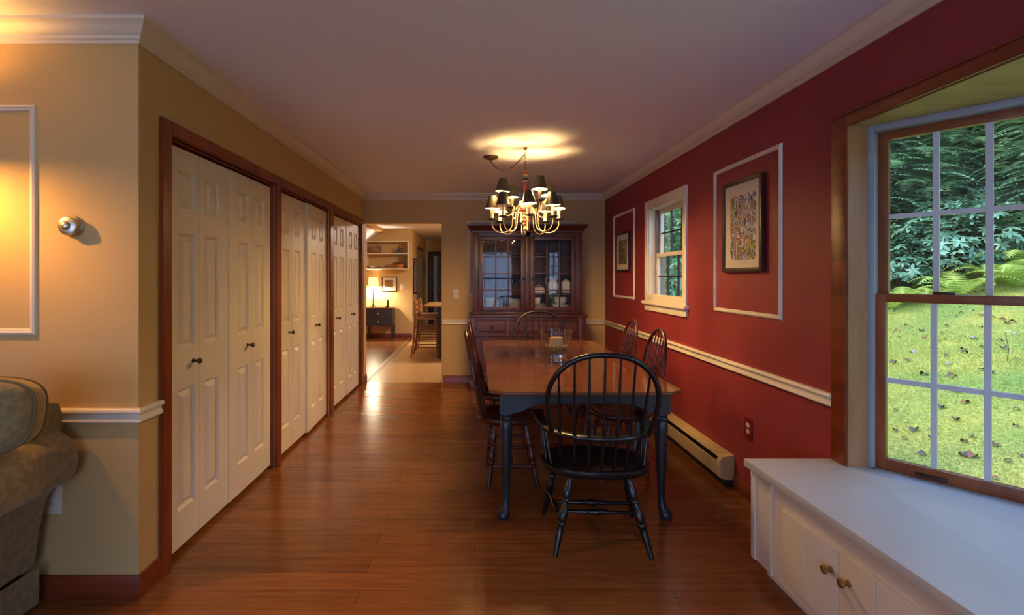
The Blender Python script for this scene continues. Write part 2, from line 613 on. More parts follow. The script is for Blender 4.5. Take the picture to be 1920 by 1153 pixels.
# ------------------------------------------------------------------ mouldings
crown = [(0, H), (.075, H), (.075, H - .012), (.062, H - .018), (.05, H - .034), (.034, H - .05), (.022, H - .056), (.02, H - .068), (.008, H - .074), (.008, H - .085), (0, H - .085)]
run = [(XW, YF), (XL, YF), (XL, YB), (XR, YB), (XR, YR)]
for k, (bm, txt) in enumerate(zip(sweep_runs(run, crown), ('above the tan wall at far left', 'running above the closet doors', 'above the china hutch and kitchen doorway', 'along the top of the red wall'))):
    struct('trim_%d' % (k + 1), bm, M['trim'], 'cream crown moulding ' + txt, 'moulding', smooth=50)
def rail(z):
    return [(0, z), (.02, z), (.026, z - .006), (.026, z - .016), (.014, z - .022), (.012, z - .036), (.018, z - .044), (.02, z - .056), (.012, z - .064), (0, z - .064)]
for k, (bm, txt) in enumerate(zip(sweep_runs([(XW, YF), (XL, YF), (XL, 2.249)], rail(.806)), ('on the tan wall behind the sofa arm', 'between the wall corner and the first closet'))):
    struct('trim_%d' % (5 + k), bm, M['trim'], 'white chair rail ' + txt, 'moulding', smooth=50)
for k, (bm, txt) in enumerate(zip(sweep_runs([(OX1 + .01, YB), (XR, YB), (XR, 2.317)], rail(.816)), ('on the back wall either side of the hutch', 'along the red wall behind the side chairs'))):
    struct('trim_%d' % (7 + k), bm, M['trim'], 'cream chair rail ' + txt, 'moulding', smooth=50)
base = [(0, .0), (.016, 0), (.016, .075), (.011, .083), (.011, .09), (.006, .097), (0, .097)]
for bm, side, txt in zip(sweep_runs([(XW, YF), (XL, YF), (XL, 2.249)], base), ('front', 'left'), ('below the tan wall at far left', 'at the wall corner beside the first closet')):
    struct('baseboard_' + side, bm, M['cherry_x'], 'red-brown stained baseboard ' + txt, 'baseboard', smooth=50)
struct('baseboard_back', sweep_runs([(OX1 - .016, YB + .1), (OX1 - .016, YB), (OX1 + .02, YB), (.0, YB)], base)[2], M['cherry_x'], 'red-brown baseboard between the kitchen doorway and the hutch', 'baseboard', smooth=50)
struct('baseboard_right', sweep_runs([(XR, 3.2), (XR, 1.25)], base)[0], M['cherry_h'], 'red-brown baseboard between heater and window seat', 'baseboard', smooth=50)
# small end of baseboard at the left of the kitchen doorway
bm = B(); box(bm, XL, XL + .016, 6.31, YB + .1, 0, .097)
struct('baseboard_doorway', bm, M['cherry_h'], 'short red-brown baseboard end left of the kitchen doorway', 'baseboard', bevel=.003)

# picture-frame mouldings on the walls
def wall_panel(name, fn, u0, u1, v0, v1, label):
    bm = B()
    prof = ((0, 0), (.004, .010), (.012, .014), (.018, .009), (.024, .009), (.028, 0))
    rr = []
    for i, d in prof:
        rr.append([V(fn(*q, d)) for q in ((u0 + i, v0 + i), (u1 - i, v0 + i), (u1 - i, v1 - i), (u0 + i, v1 - i))])
    rings(bm, rr, False, False)
    struct(name, bm, M['trim'], label, 'moulding', smooth=0)
right = lambda u, v, d: (XR - d, u, v)
front = lambda u, v, d: (u, YF - d, v)
wall_panel('trim_9', right, 2.710, 3.480, 1.126, 2.10, 'cream rectangular wall moulding around the larger abstract print')
wall_panel('trim_10', right, 5.217, 6.0, 1.126, 2.10, 'cream rectangular wall moulding around the smaller dark-framed print')
wall_panel('trim_11', front, -2.655, -1.865, 1.116, 2.096, 'cream rectangular wall moulding at far left catching yellow light')
wall_panel('trim_12', lambda u, v, d: (u, YB - d, v), -.10, 1.30, 1.12, 2.09, 'cream rectangular wall moulding framing the back of the hutch')

# ------------------------------------------------------------------ closet casings and doors
bm = B()
box(bm, XL - .1, XL + .018, 2.249, OPEN[0][0], 0, 2.093)
box(bm, XL - .1, XL + .018, OPEN[2][1], 6.30, 0, 2.093)
box(bm, XL - .1, XL + .018, OPEN[0][0], OPEN[2][1], ZO, 2.093)
box(bm, XL - .1, XL + .018, OPEN[0][1] + .005, OPEN[1][0] - .005, 0, ZO)
box(bm, XL - .1, XL + .018, OPEN[1][1] + .005, OPEN[2][0] - .005, 0, ZO)
for a, b in OPEN:       # jamb stops beside and above each pair of doors
    box(bm, XL - .10, XL - .004, a - .004, a + .004, 0, ZO)
    box(bm, XL - .10, XL - .004, b - .006, b + .006, 0, ZO)
    box(bm, XL - .10, XL - .004, a, b, ZO - .012, ZO)
bmesh.ops.bevel(bm, geom=[e for e in bm.edges], offset=.004, segments=2, affect='EDGES', clamp_overlap=True)
struct('trim_13', bm, M['cherry'], 'red-brown cherry casing around the three closet openings', 'door casing', smooth=50)
place = [('first', 'nearest the camera'), ('second', 'middle'), ('third', 'farthest, beside the kitchen doorway')]
n = 0
def leaf(y0, y1, first, fn, parent):
    a, b = (y0 + .108, y1 - .048) if first else (y0 + .05, y1 - .110)
    pans = [(a, b, .21, .805), (a, b, 1.01, 1.58), (a, b, 1.695, 1.89)]
    bm = B()
    slab_with_panels(bm, fn, y0 + .0015, y1 - .0015, .03, 2.0, .034, pans)
    return obj('door_leaf', bm, M['door'], parent, 8)
for k, (a, b) in enumerate(OPEN):
    mid = (a + b) / 2
    for j in (0, 1):
        n += 1
        y0, y1 = (a + .006, mid - .001) if j == 0 else (mid + .001, b - .008)
        t = thing('door_%d' % n, 'white bifold door filling the %s half of the %s closet opening' % (('near', 'far')[j], ('nearest', 'middle', 'farthest')[k]), 'closet door', (XL - .024, y1 if j else y0, 0), kind='structure')
        L = y1 - y0
        sw = R(2.0) if (k == 1 and j == 1) else R(.5) if j else 0.
        o0 = -L if j else 0.
        fn = lambda u, v, d: (d, u, v)
        leaf(o0, o0 + L / 2, True, fn, t)
        leaf(o0 + L / 2, o0 + L, False, fn, t)
        kn = B()
        lathe(kn, [(.011, 0), (.011, .004), (.006, .008), (.006, .022), (.012, .028), (.0155, .034), (.0155, .039), (.011, .044), (.003, .046)], 16, (0, o0 + L / 2 - .065, .932), (1, 0, 0))
        obj('knob', kn, M['bronze'], t, 50)
        t.rotation_euler[2] = sw * (1 if j else 0)

# ================================================================== small window in the red wall
t = thing('window_1', 'small white six-over-six sash window in the red wall, leaves outside', 'window', (0, 0, 0), kind='structure')
y0, y1, z0, z1 = W1
bm = B()
frame_rect(bm, right, y0 - .07, y1 + .07, z0 + .0, z1 + .075, .07, .018, .075)
bm2 = B()
obj('casing', bm, M['trim'], t, bevel=.004)
bm = B()
for q in ((y0 - .0, y0 + .012), (y1 - .012, y1)): box(bm, XR - .002, xw + .02, q[0], q[1], z0, z1)
box(bm, XR - .002, xw + .02, y0 + .012, y1 - .012, z1 - .012, z1)
obj('reveal', bm, M['trim'], t)
bm = B()
box(bm, XR - .045, XR + .055, y0 - .09, y1 + .09, z0 - .022, z0 + .004)
obj('stool', bm, M['trim'], t, bevel=.006)
bm = B()
box(bm, XR - .018, XR, y0 - .07, y1 + .07, z0 - .085, z0 - .022)
box(bm, XR - .028, XR, y0 - .07, y1 + .07, z0 - .036, z0 - .022)
obj('apron', bm, M['trim'], t, bevel=.004)
bm = B()
for q in ((y0 + .012, y0 + .04), (y1 - .04, y1 - .012)): box(bm, XR + .058, xw + .02, q[0], q[1], z0, z1 - .012)
obj('track', bm, mat('sash_track', (110, 92, 84), (122, 102, 92), .5), t)
def sash(par, name, fn, u0, u1, v0, v1, st, top, bot, cols, rws, mw, d, m_frame, m_mun, pane_m=None):
    bm = B()
    bar(bm, fn, u0, u0 + st, v0, v1, 0, d); bar(bm, fn, u1 - st, u1, v0, v1, 0, d)
    bar(bm, fn, u0 + st, u1 - st, v0, v0 + bot, 0, d); bar(bm, fn, u0 + st, u1 - st, v1 - top, v1, 0, d)
    f = obj(name, bm, m_frame, par, bevel=.003)
    bm = B()
    a, b, c, e = u0 + st, u1 - st, v0 + bot, v1 - top
    for i in range(1, cols): bar(bm, fn, a + (b - a) * i / cols - mw / 2, a + (b - a) * i / cols + mw / 2, c, e, d * .2, d * .75)
    for i in range(1, rws): bar(bm, fn, a, b, c + (e - c) * i / rws - mw / 2, c + (e - c) * i / rws + mw / 2, d * .25, d * .7)
    obj('muntin_grid', bm, m_mun, f)
    bm = B(); bar(bm, fn, a, b, c, e, d * .45, d * .5)
    obj('pane', bm, pane_m or M['pane'], f)
    return f
zm = 1.575
up = lambda u, v, d: (XR + .118 - d, u, v)
lo = lambda u, v, d: (XR + .088 - d, u, v)
sash(t, 'upper_sash', up, y0 + .03, y1 - .03, zm - .02, z1 - .012, .035, .04, .035, 3, 2, .014, .028, M['trim'], M['frame_dark'])
f = sash(t, 'lower_sash', lo, y0 + .03, y1 - .03, z0 + .004, zm + .016, .035, .035, .055, 3, 2, .014, .028, M['trim'], M['frame_dark'])
bm = B(); box(bm, XR + .05, XR + .062, 4.34, 4.42, z0 + .02, z0 + .04)
obj('sash_lift', bm, M['bronze'], f, bevel=.003)

# ================================================================== bay window
t = thing('window_2', 'large wood-framed bay window beside the white window seat', 'window', (0, 0, 0), kind='structure')
bm = B()
frame_w = .086
box(bm, XR - .02, XR, BY1, BY1 + frame_w, BZ0, BZ1 + frame_w * .72)
box(bm, XR - .02, XR, BY0 - frame_w, BY0, BZ0, BZ1 + frame_w * .72)
box(bm, XR - .02, XR, BY0, BY1, BZ1, BZ1 + frame_w * .72)
box(bm, XR - .026, XR, BY0 - frame_w, BY1 + frame_w, BZ1 + frame_w * .72 - .012, BZ1 + frame_w * .72)
obj('casing', bm, M['cherry_h'], t, bevel=.004)
bm = B()
box(bm, XR - .012, XR + .074, BY1 - .012, BY1, BZ0, BZ1)
box(bm, XR - .012, XR + .074, BY0, BY0 + .012, BZ0, BZ1)
obj('jamb', bm, M['jamb'], t)
A = V((XR + .072, BY1)); th = R(37); du = V((math.sin(th), -math.cos(th))); LF = .61
Bp = A + du * LF
Cp = V((Bp.x, BY0 + BY1 - Bp.y)); Dp = V((A.x, BY0))
bay = [(XR, BY1), (A.x, A.y), (Bp.x, Bp.y), (Cp.x, Cp.y), (Dp.x, Dp.y), (XR, BY0)]
out = [(XR, BY1 + .1), (A.x + .1, A.y + .06), (Bp.x + .1, Bp.y + .04), (Cp.x + .1, Cp.y - .04), (Dp.x + .1, Dp.y - .06), (XR, BY0 - .1)]
bm = B(); prism(bm, list(reversed(out)), BZ1 - .004, BZ1 + .03)
obj('soffit', bm, M['soffit'], t)
bm = B(); prism(bm, list(reversed([(XR + .12, BY1 + .1), *out[1:5], (XR + .12, BY0 - .1)])), BZ1 + .03, BZ1 + .16)
obj('bay_roof', bm, M['vinyl'], t)
bm = B(); prism(bm, list(reversed([(XR + .12, BY1 + .1), *out[1:5], (XR + .12, BY0 - .1)])), .30, BZ0 - .045)
obj('bay_skirt', bm, M['vinyl'], t)
def bay_unit(o, d, L, name, cols):
    nrm = V((-d.y, d.x))                     # outward
    if nrm.x < 0: nrm = -nrm
    def fn_at(off):
        return lambda u, v, dep: (o.x + d.x * u + nrm.x * (off - dep), o.y + d.y * u + nrm.y * (off - dep), v)
    bm = B()
    fr = fn_at(.10)
    bar(bm, fr, 0, .034, BZ0, BZ1, 0, .10); bar(bm, fr, L - .034, L, BZ0, BZ1, 0, .10)
    bar(bm, fr, .034, L - .034, BZ1 - .03, BZ1, 0, .10); bar(bm, fr, .034, L - .034, BZ0 - .02, BZ0 + .002, 0, .10)
    f = obj(name, bm, M['vinyl'], t, bevel=.004)
    zr = 1.272
    sash(t, 'upper_sash', fn_at(.085), .034, L - .034, zr - .018, BZ1 - .03, .036, .036, .036, cols, 2, .02, .034, M['sash'], M['muntin'])
    s = sash(t, 'lower_sash', fn_at(.045), .034, L - .034, BZ0 + .002, zr + .018, .036, .036, .05, cols, 2, .02, .034, M['sash'], M['muntin'])
    bm = B(); b2 = fn_at(.012)
    bar(bm, b2, L * .36 - .05, L * .36 + .05, BZ0 + .012, BZ0 + .026, 0, .014)
    obj('sash_lift', bm, M['knobwood'], s, bevel=.004)
    bm = B(); b3 = fn_at(.046)
    bar(bm, b3, L * .42 - .035, L * .42 + .035, zr + .018, zr + .03, 0, .022)
    obj('sash_lock', bm, M['bronze'], s, bevel=.004)
bay_unit(A, du, LF, 'frame', 3)
bay_unit(Bp, (Cp - Bp).normalized(), (Cp - Bp).length, 'frame', 5)
bay_unit(Dp, V((du.x, -du.y)), LF, 'frame', 3)

# ================================================================== window seat
ZS = .514
t = thing('window_seat_cabinet', 'low white built-in cabinet under the window seat, two brass-knobbed doors', 'cabinet', (1.29, 0, 0))
bm = B()
y_end = 2.325
box(bm, 0, XR - 1.29 - .002, -.7, y_end - .004, .066, ZS - .034)
obj('body', bm, M['white_cab'], t, loc=(0, 0, 0))
bm = B()
box(bm, .05, XR - 1.29 - .002, -.68, y_end - .05, 0, .066)
obj('toe_kick', bm, M['white_cab'], t)
fnf = lambda u, v, d: (-d, u, v)
for yy, w in ((y_end - .034, .03), (2.158, .012), (1.30, .012), (.2, .012)):
    bm = B(); bar(bm, fnf, yy - w / 2 - .0, yy + w / 2, .066, ZS - .034, 0, .008)
    obj('batten', bm, M['white_cab'], t, bevel=.002)
doors = [(2.057, 1.740), (1.736, 1.417), (1.27, .946), (.94, .616)]
for i, (b, a) in enumerate(doors):
    bm = B()
    bar(bm, fnf, a, b, .115, .401, 0, .018)
    d = obj('door', bm, M['white_cab'], t, bevel=.004)
    bm = B()
    bar(bm, fnf, (a + b) / 2 + .004, (a + b) / 2 + .010, .118, .398, .0175, .0205)
    obj('bead', bm, M['white_cab'], d, bevel=.001)
    kn = B()
    yk = a + .03 if i % 2 == 0 else b - .012
    yk = {0: 1.771, 1: 1.690, 2: .975, 3: .91}[i]
    lathe(kn, [(.011, 0), (.011, .004), (.006, .007), (.006, .014), (.012, .019), (.0155, .025), (.014, .031), (.006, .034)], 16, (-.018, yk, .319), (-1, 0, 0))
    obj('knob', kn, M['brass'], d, 50)
    for z in (.179, .33):
        bm = B(); yy = b + .008 if i % 2 == 0 else a - .008
        bar(bm, fnf, yy - .005, yy + .005, z - .022, z + .022, 0, .006)
        obj('hinge', bm, M['bronze'], d)
bm = B()
seat_plan = [(1.258, y_end), (1.258, -.8), (XR - .001, -.8), (XR - .001, BY0), (Dp.x, Dp.y), (Cp.x, Cp.y), (Bp.x, Bp.y), (A.x, A.y), (XR - .001, BY1), (XR - .001, y_end)]
prism(bm, seat_plan, ZS - .034, ZS)
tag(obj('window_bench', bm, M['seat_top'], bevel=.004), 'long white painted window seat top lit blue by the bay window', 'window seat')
# ================================================================== dining table
TX0, TX1, TY0, TY1, TZ = .0765, 1.160, 2.72, 4.957, .733
t = thing('dining_table', 'long cherry-topped dining table with black apron and pad-foot legs', 'table', ((TX0 + TX1) / 2, (TY0 + TY1) / 2, 0))
hx, hy = (TX1 - TX0) / 2, (TY1 - TY0) / 2
c = .075
pl = [(-hx, -hy + .06), (-hx + c, -hy), (hx - c, -hy), (hx, -hy + .06), (hx, hy - .06), (hx - c, hy), (-hx + c, hy), (-hx, hy - .06)]
bm = B()
def inset(p, k): return [(x * (1 - k / hx), y * (1 - k / hy)) for x, y in p]
rings(bm, [[V((x, y, z)) for x, y in inset(pl, k)] for k, z in ((.016, TZ - .026), (.004, TZ - .02), (0, TZ - .012), (0, TZ - .005), (.004, TZ))])
obj('tabletop', bm, M['table'], t, 25)
lx, ly = hx - .100, hy - .105         # leg centres
def apron(fn, L, name):
    """board with its lower edge scrolled at both ends"""
    bm = B()
    zt, zb, ze = TZ - .026, TZ - .083, TZ - .135
    prof = [(-L, zt), (-L, ze), (-L + .02, ze), (-L + .05, ze + .008), (-L + .10, zb - .018), (-L + .13, zb - .006), (-L + .16, zb)]
    prof += [(-x, z) for x, z in reversed(prof)]
    extrude_poly(bm, [fn(x, z, 0) for x, z in prof], V(fn(0, 0, .022)) - V(fn(0, 0, 0)))
    obj(name, bm, M['black'], t, 20)
apron(lambda x, z, d: (x, -ly - .03 + d, z), lx - .036, 'apron')
apron(lambda x, z, d: (x, ly + .03 - d, z), lx - .036, 'apron')
apron(lambda x, z, d: (-lx - .03 + d, x, z), ly - .036, 'apron')
apron(lambda x, z, d: (lx + .03 - d, x, z), ly - .036, 'apron')
for sx, sy in ((-1, -1), (1, -1), (-1, 1), (1, 1)):
    bm = B()
    X, Y = sx * lx, sy * ly
    box(bm, X - .037, X + .037, Y - .037, Y + .037, .592, TZ - .026)
    prof = [(.592, .034), (.586, .036), (.580, .034), (.574, .030), (.569, .033), (.562, .036), (.555, .033), (.551, .030), (.545, .034), (.50, .035), (.42, .0335), (.30, .028), (.2, .0235), (.13, .0205)]
    secs = [(X, Y, z, r, r) for z, r in prof]
    ox, oy = sx * .71, sy * .71
    for z, r, o in ((.09, .0205, .002), (.065, .023, .007), (.048, .029, .015), (.03, .035, .023), (.016, .036, .026), (.008, .033, .026), (.007, .026, .024), (0, .025, .024)):
        secs.append((X + ox * o, Y + oy * o, z, r, r))
    loft(bm, secs, 20)
    obj('leg', bm, M['black'], t, 40)

# ================================================================== Windsor chairs
LEG = [(0, .010), (.04, .012), (.10, .015), (.2, .0205), (.26, .0215), (.30, .016), (.315, .020), (.335, .020), (.35, .0125), (.385, .0125), (.43, .018), (.50, .0225), (.55, .0215), (.585, .016), (.60, .021), (.625, .021), (.64, .016), (.70, .0175), (.85, .0145), (1, .0105)]
STR = [(0, .0075), (.18, .009), (.34, .010), (.38, .0135), (.40, .010), (.44, .013), (.5, .018), (.56, .013), (.60, .010), (.62, .0135), (.66, .010), (.82, .009), (1, .0075)]
def outline_pts(f, n=36):
    return [f(2 * PI * k / n) for k in range(n)]

def side_chair(loc, rz, label):
    t = thing('windsor_side_chair', label, 'chair', loc, rz, 'brown side chairs around the dining table')
    m = M['brown']
    zt = .437
    def edge(a):          # shield-shaped seat, wide at the front
        c_, s_ = math.cos(a), math.sin(a)
        w = .215 + .012 * s_
        return w * math.copysign(abs(c_) ** .72, c_), .01 + (.21 if s_ > 0 else .205) * math.copysign(abs(s_) ** .8, s_)
    def ring(k, z, dish=0):
        return [V((x * k, .01 + (y - .01) * k, z)) for x, y in outline_pts(edge)]
    bm = B()
    rings(bm, [ring(.90, zt - .04), ring(.965, zt - .032), ring(1, zt - .016), ring(.99, zt - .003), ring(.95, zt), ring(.84, zt - .004), ring(.6, zt - .014), ring(.25, zt - .016)])
    obj('seat', bm, m, t, 50)
    tops = {(-1, 1): (-.13, .125), (1, 1): (.13, .125), (-1, -1): (-.125, -.075), (1, -1): (.125, -.075)}
    feet = {(-1, 1): (-.205, .20), (1, 1): (.205, .20), (-1, -1): (-.195, -.118), (1, -1): (.195, -.118)}
    pt = {}
    for k in tops:
        p0, p1 = V((*tops[k], zt - .035)), V((*feet[k], 0))
        bm = B(); turned(bm, p0, p1, LEG, 12)
        obj('leg', bm, m, t, 50)
        pt[k] = p0.lerp(p1, .67)
    mids = []
    for s in (-1, 1):
        bm = B(); turned(bm, pt[(s, 1)], pt[(s, -1)], STR, 10)
        obj('stretcher', bm, m, t, 50)
        mids.append(pt[(s, 1)].lerp(pt[(s, -1)], .5))
    bm = B(); turned(bm, mids[0], mids[1], STR, 10)
    obj('stretcher', bm, m, t, 50)
    # bow: rises from the seat, swells a little and closes in a hoop, raked backwards
    Hb = .993 - zt
    def bow(u):           # u 0..1 over the hoop
        a = PI * (1 - u)
        c_, s_ = math.cos(a), math.sin(a)
        h = .30 * Hb + .70 * Hb * s_ if False else Hb * (abs(s_) ** .62)
        w = (.172 + .028 * min(1, h / (.5 * Hb))) if abs(c_) > .2 else .2
        x = math.copysign(abs(c_) ** .85, c_) * (.172 + .036 * math.sin(min(1, h / Hb) * PI * .75))
        return V((x, -.155 - .115 * (h / Hb), zt - .01 + h + .008))
    bm = B(); tube(bm, arc(bow, 37), .0125, 10)
    obj('bow', bm, m, t, 60)
    for i in range(7):
        f = (i - 3) / 3
        x0 = f * .120
        x1 = f * .150
        # where the hoop stands over x1
        best = min((bow(j / 200) for j in range(20, 181)), key=lambda p: abs(p.x - x1))
        p0 = V((x0, -.150 + .02 * f * f, zt - .012))
        bm = B(); tube(bm, [p0, p0.lerp(best, .33), p0.lerp(best, .7), best], [.006, .0085, .006, .0045], 8)
        obj('spindle', bm, m, t, 60)
    return t
ch = [side_chair((.205, 3.405, 0), R(-90), 'brown bow-back side chair on the doorway side of the table, nearer the camera')]
ch.append(dup(ch[0], (.222, 4.045, 0), R(-91), 'brown bow-back side chair on the doorway side of the table, nearer the hutch'))
ch.append(dup(ch[0], (1.035, 3.50, 0), R(91), 'brown bow-back side chair by the red wall, nearer the bay window'))
ch.append(dup(ch[0], (1.10, 4.30, 0), R(90), 'brown bow-back side chair by the red wall, nearer the small window'))

def arm_chair(loc, rz, label):
    t = thing('windsor_armchair', label, 'chair', loc, rz, 'black armchairs at the two ends of the table')
    m = M['blackchair']
    zt = .402
    def edge(a):
        c_, s_ = math.cos(a), math.sin(a)
        return .282 * math.copysign(abs(c_) ** .82, c_), .0 + .205 * math.copysign(abs(s_) ** .8, s_)
    def ring(k, z):
        return [V((x * k, y * k, z)) for x, y in outline_pts(edge, 44)]
    bm = B()
    rings(bm, [ring(.90, zt - .045), ring(.965, zt - .038), ring(1, zt - .02), ring(.99, zt - .004), ring(.955, zt), ring(.83, zt - .003), ring(.6, zt - .014), ring(.25, zt - .016)])
    obj('seat', bm, m, t, 50)
    tops = {(-1, 1): (-.185, .125), (1, 1): (.185, .125), (-1, -1): (-.142, -.125), (1, -1): (.142, -.125)}
    feet = {(-1, 1): (-.252, .195), (1, 1): (.252, .195), (-1, -1): (-.232, -.232), (1, -1): (.232, -.232)}
    pt = {}
    for k in tops:
        p0, p1 = V((*tops[k], zt - .04)), V((*feet[k], 0))
        bm = B(); turned(bm, p0, p1, [(u, r * 1.08) for u, r in LEG], 14)
        obj('leg', bm, m, t, 50)
        pt[k] = p0.lerp(p1, .6)
    for s in (-1, 1):
        bm = B(); turned(bm, pt[(s, 1)], pt[(s, -1)], [(u, r * 1.1) for u, r in STR], 10)
        obj('stretcher', bm, m, t, 50)
    for k in (.36, .66):
        bm = B(); turned(bm, pt[(-1, 1)].lerp(pt[(-1, -1)], k), pt[(1, 1)].lerp(pt[(1, -1)], k), [(u, r * 1.05) for u, r in STR], 12)
        obj('stretcher', bm, m, t, 50)
    # the bent arm rail, a flat U round the back
    za = .582
    def railp(u):         # u -1..1 from the left hand to the right hand
        s = abs(u)
        sg = -1 if u < 0 else 1
        if s < .62:
            a = s / .62 * PI / 2
            return V((sg * .268 * math.sin(a), -.02 - .222 * math.cos(a), za))
        k = (s - .62) / .38
        return V((sg * (.268 + .018 * math.sin(k * PI * .5)), -.02 + .235 * k, za + .006 * k))
    pts = [railp(-1 + 2 * i / 48) for i in range(49)]
    wd = [.028 + (.006 * max(0, (abs(-1 + 2 * i / 48) - .82) / .18)) for i in range(49)]
    bm = B(); tube(bm, pts, wd, 12, up=(0, 0, 1), ry=.0105, pw=.35)
    obj('arm_rail', bm, m, t, 60)
    # the hoop
    top = 1.0
    def bow(u):
        a = PI * (1 - u)
        c_, s_ = math.cos(a), math.sin(a)
        h = (top - za) * abs(s_) ** .66
        q = h / (top - za)
        x = math.copysign(abs(c_) ** .80, c_) * (.238 + .05 * math.sin(min(1, q * 1.15) * PI * .62))
        return V((x, -.150 - .14 * q ** .9, za - .008 + h))
    bm = B(); tube(bm, arc(bow, 49), .0135, 10)
    obj('bow', bm, m, t, 60)
    for i in range(7):
        f = (i - 3) / 3
        xr = f * .205
        rp = min((railp(j / 100) for j in range(-62, 63)), key=lambda p: abs(p.x - xr))
        best = min((bow(j / 200) for j in range(15, 186)), key=lambda p: abs(p.x - f * .218))
        a = math.asin(max(-1, min(1, f * .180 / .282)))
        p0 = V((f * .185, -.178 * math.cos(f * 1.0) , zt - .01))
        bm = B(); tube(bm, [p0, p0.lerp(rp, .6), rp, rp.lerp(best, .5), best], [.0065, .009, .0085, .0075, .0055], 8)
        obj('spindle', bm, m, t, 60)
    for s in (-1, 1):
        for x0, y0, uu in ((.236, -.085, .57), (.256, -.01, .69), (.262, .06, .80)):
            bm = B(); q = railp(s * uu)
            tube(bm, [V((s * x0, y0, zt - .01)), V((s * x0, y0, zt - .01)).lerp(q, .6), q], [.006, .0085, .007], 8)
            obj('spindle', bm, m, t, 60)
        bm = B(); q = railp(s * .95)
        turned(bm, V((s * .245, .135, zt - .01)), q, [(0, .011), (.08, .014), (.25, .018), (.36, .0135), (.40, .018), (.45, .013), (.62, .02), (.78, .0155), (.82, .019), (.86, .012), (1, .0105)], 12)
        obj('arm_post', bm, m, t, 50)
    return t
a0 = arm_chair((.634, 2.642, 0), R(-3), 'black Windsor armchair with its back to the camera, at the near end of the table')
dup(a0, (.693, 5.10, 0), R(180), 'black Windsor armchair at the far end of the table, in front of the hutch')

# ================================================================== bowl and candle on the table
bx, by = .609, 3.726
t = thing('glass_bowl', 'clear footed glass bowl holding a candle and nuts on the dining table', 'bowl', (bx, by, TZ + .0005))
bm = B()
lathe(bm, [(.030, .0585), (.058, .0590), (.085, .084), (.102, .112), (.112, .15), (.122, .226), (.1235, .230), (.1205, .230), (.1095, .15), (.099, .114), (.082, .087), (.056, .0625), (.03, .0615)], 48, caps=True)
obj('bowl_wall', bm, M['bowl_glass'], t, 60)
bm = B()
lathe(bm, [(.040, 0), (.046, .003), (.047, .008), (.044, .014), (.038, .018), (.043, .024), (.0455, .031), (.042, .039), (.035, .045), (.042, .052), (.050, .058)], 40, caps=True)
obj('foot', bm, M['glass'], t, 60)
bm = B()
lathe(bm, [(.046, 0), (.049, .003), (.05, .01), (.05, .094), (.047, .099), (.03, .096), (.001, .095)], 32)
cn = obj('pillar_candle', bm, mat('candle_wax', (226, 176, 116), (232, 186, 128), .5), None, 50, loc=(bx, by, TZ + .080))
tag(cn, 'cream pillar candle standing in the glass bowl on the table', 'candle')
bm = B(); tube(bm, [(0, 0, .095), (.001, 0, .103), (.003, 0, .108)], .0012, 6)
obj('wick', bm, M['slot'], cn)
nutm = [mat('nut_shell', (128, 98, 54), (176, 148, 92), .5, scale=(60, 60, 60), bump=.2), mat('nut_dark', (78, 58, 34), (120, 94, 54), .5, scale=(60, 60, 60), bump=.2)]
nuts = []
for k in range(2):
    bm = B(); lathe(bm, [(.002, -.016), (.008, -.013), (.0125, -.006), (.0135, 0), (.0125, .006), (.008, .012), (.002, .017)], 12)
    nuts.append(tag(obj('nut', bm, nutm[k], None, 60), ('pale tan nut', 'dark brown nut')[k] + ' in the ring of nuts around the candle in the glass bowl', 'nut', 'nuts in the glass bowl'))
rnd = random.Random(3)
cnt = 0
for ringr, zz, num in ((.066, .095, 13), (.080, .112, 16)):
    for i in range(num):
        a = 2 * PI * (i + .3 * rnd.random()) / num
        o = nuts[cnt] if cnt < 2 else nuts[rnd.random() < .4].copy()
        if cnt >= 2: C.objects.link(o)
        cnt += 1
        o.location = (bx + ringr * math.cos(a), by + ringr * math.sin(a), TZ + zz + .004 * rnd.random())
        o.rotation_euler = (rnd.random() * 3, rnd.random() * 3, rnd.random() * 3)

# ================================================================== china hutch
YH = YB - .002
def hx_(px, Y): return (px - 891) * Y / 930
t = thing('china_hutch', 'tall dark cherry china hutch with two glazed doors against the back wall', 'hutch', (.64, YH, 0))
fb = 5.947 - YH         # front of the base, relative
fu = 6.06 - YH          # front of the upper case
x0, x1 = -.695, .685    # base
u0, u1 = -.668, .662    # upper
m = M['hutch']
bm = B()
box(bm, x0, x1, fb + .02, 0, .10, .885)
obj('base_case', bm, m, t, bevel=.003)
for xx in (x0, x1 - .13):
    bm = B()
    box(bm, xx - (.012 if xx == x0 else 0), xx + .13 + (0 if xx == x0 else .012), fb - .004, fb + .05, 0, .125)
    obj('foot', bm, m, t, bevel=.008)
bm = B()
box(bm, x0 + .13, x1 - .13, fb + .004, fb + .03, .06, .12)
obj('plinth', bm, M['hutch_x'], t, bevel=.004)
bm = B()
box(bm, x0 - .022, x1 + .022, fb - .024, 0, .885, .912)
obj('counter', bm, M['hutch_x'], t, bevel=.007)
bm = B()
box(bm, u0 - .008, u1 + .012, fu - .016, 0, .912, .937)
obj('waist_moulding', bm, M['hutch_x'], t, bevel=.007)
ff = lambda u, v, d: (u, fb + .02 - d, v)
bm = B()
bar(bm, ff, x0, x1, .845, .885, 0, .02); bar(bm, ff, x0, x1, .655, .69, 0, .02); bar(bm, ff, x0, x1, .10, .16, 0, .02)
for xx in (x0, -.260, .140, x1 - .085): bar(bm, ff, xx, xx + (.06 if abs(xx) > .3 else .036) + (.025 if xx > .5 else .0), .10, .885, 0, .0205)
obj('face_frame', bm, m, t, bevel=.002)
dr = [(-.628, -.270), (-.218, .130), (.182, .590)]
dr = [(-.620, -.265), (-.222, .138), (.180, .590)]
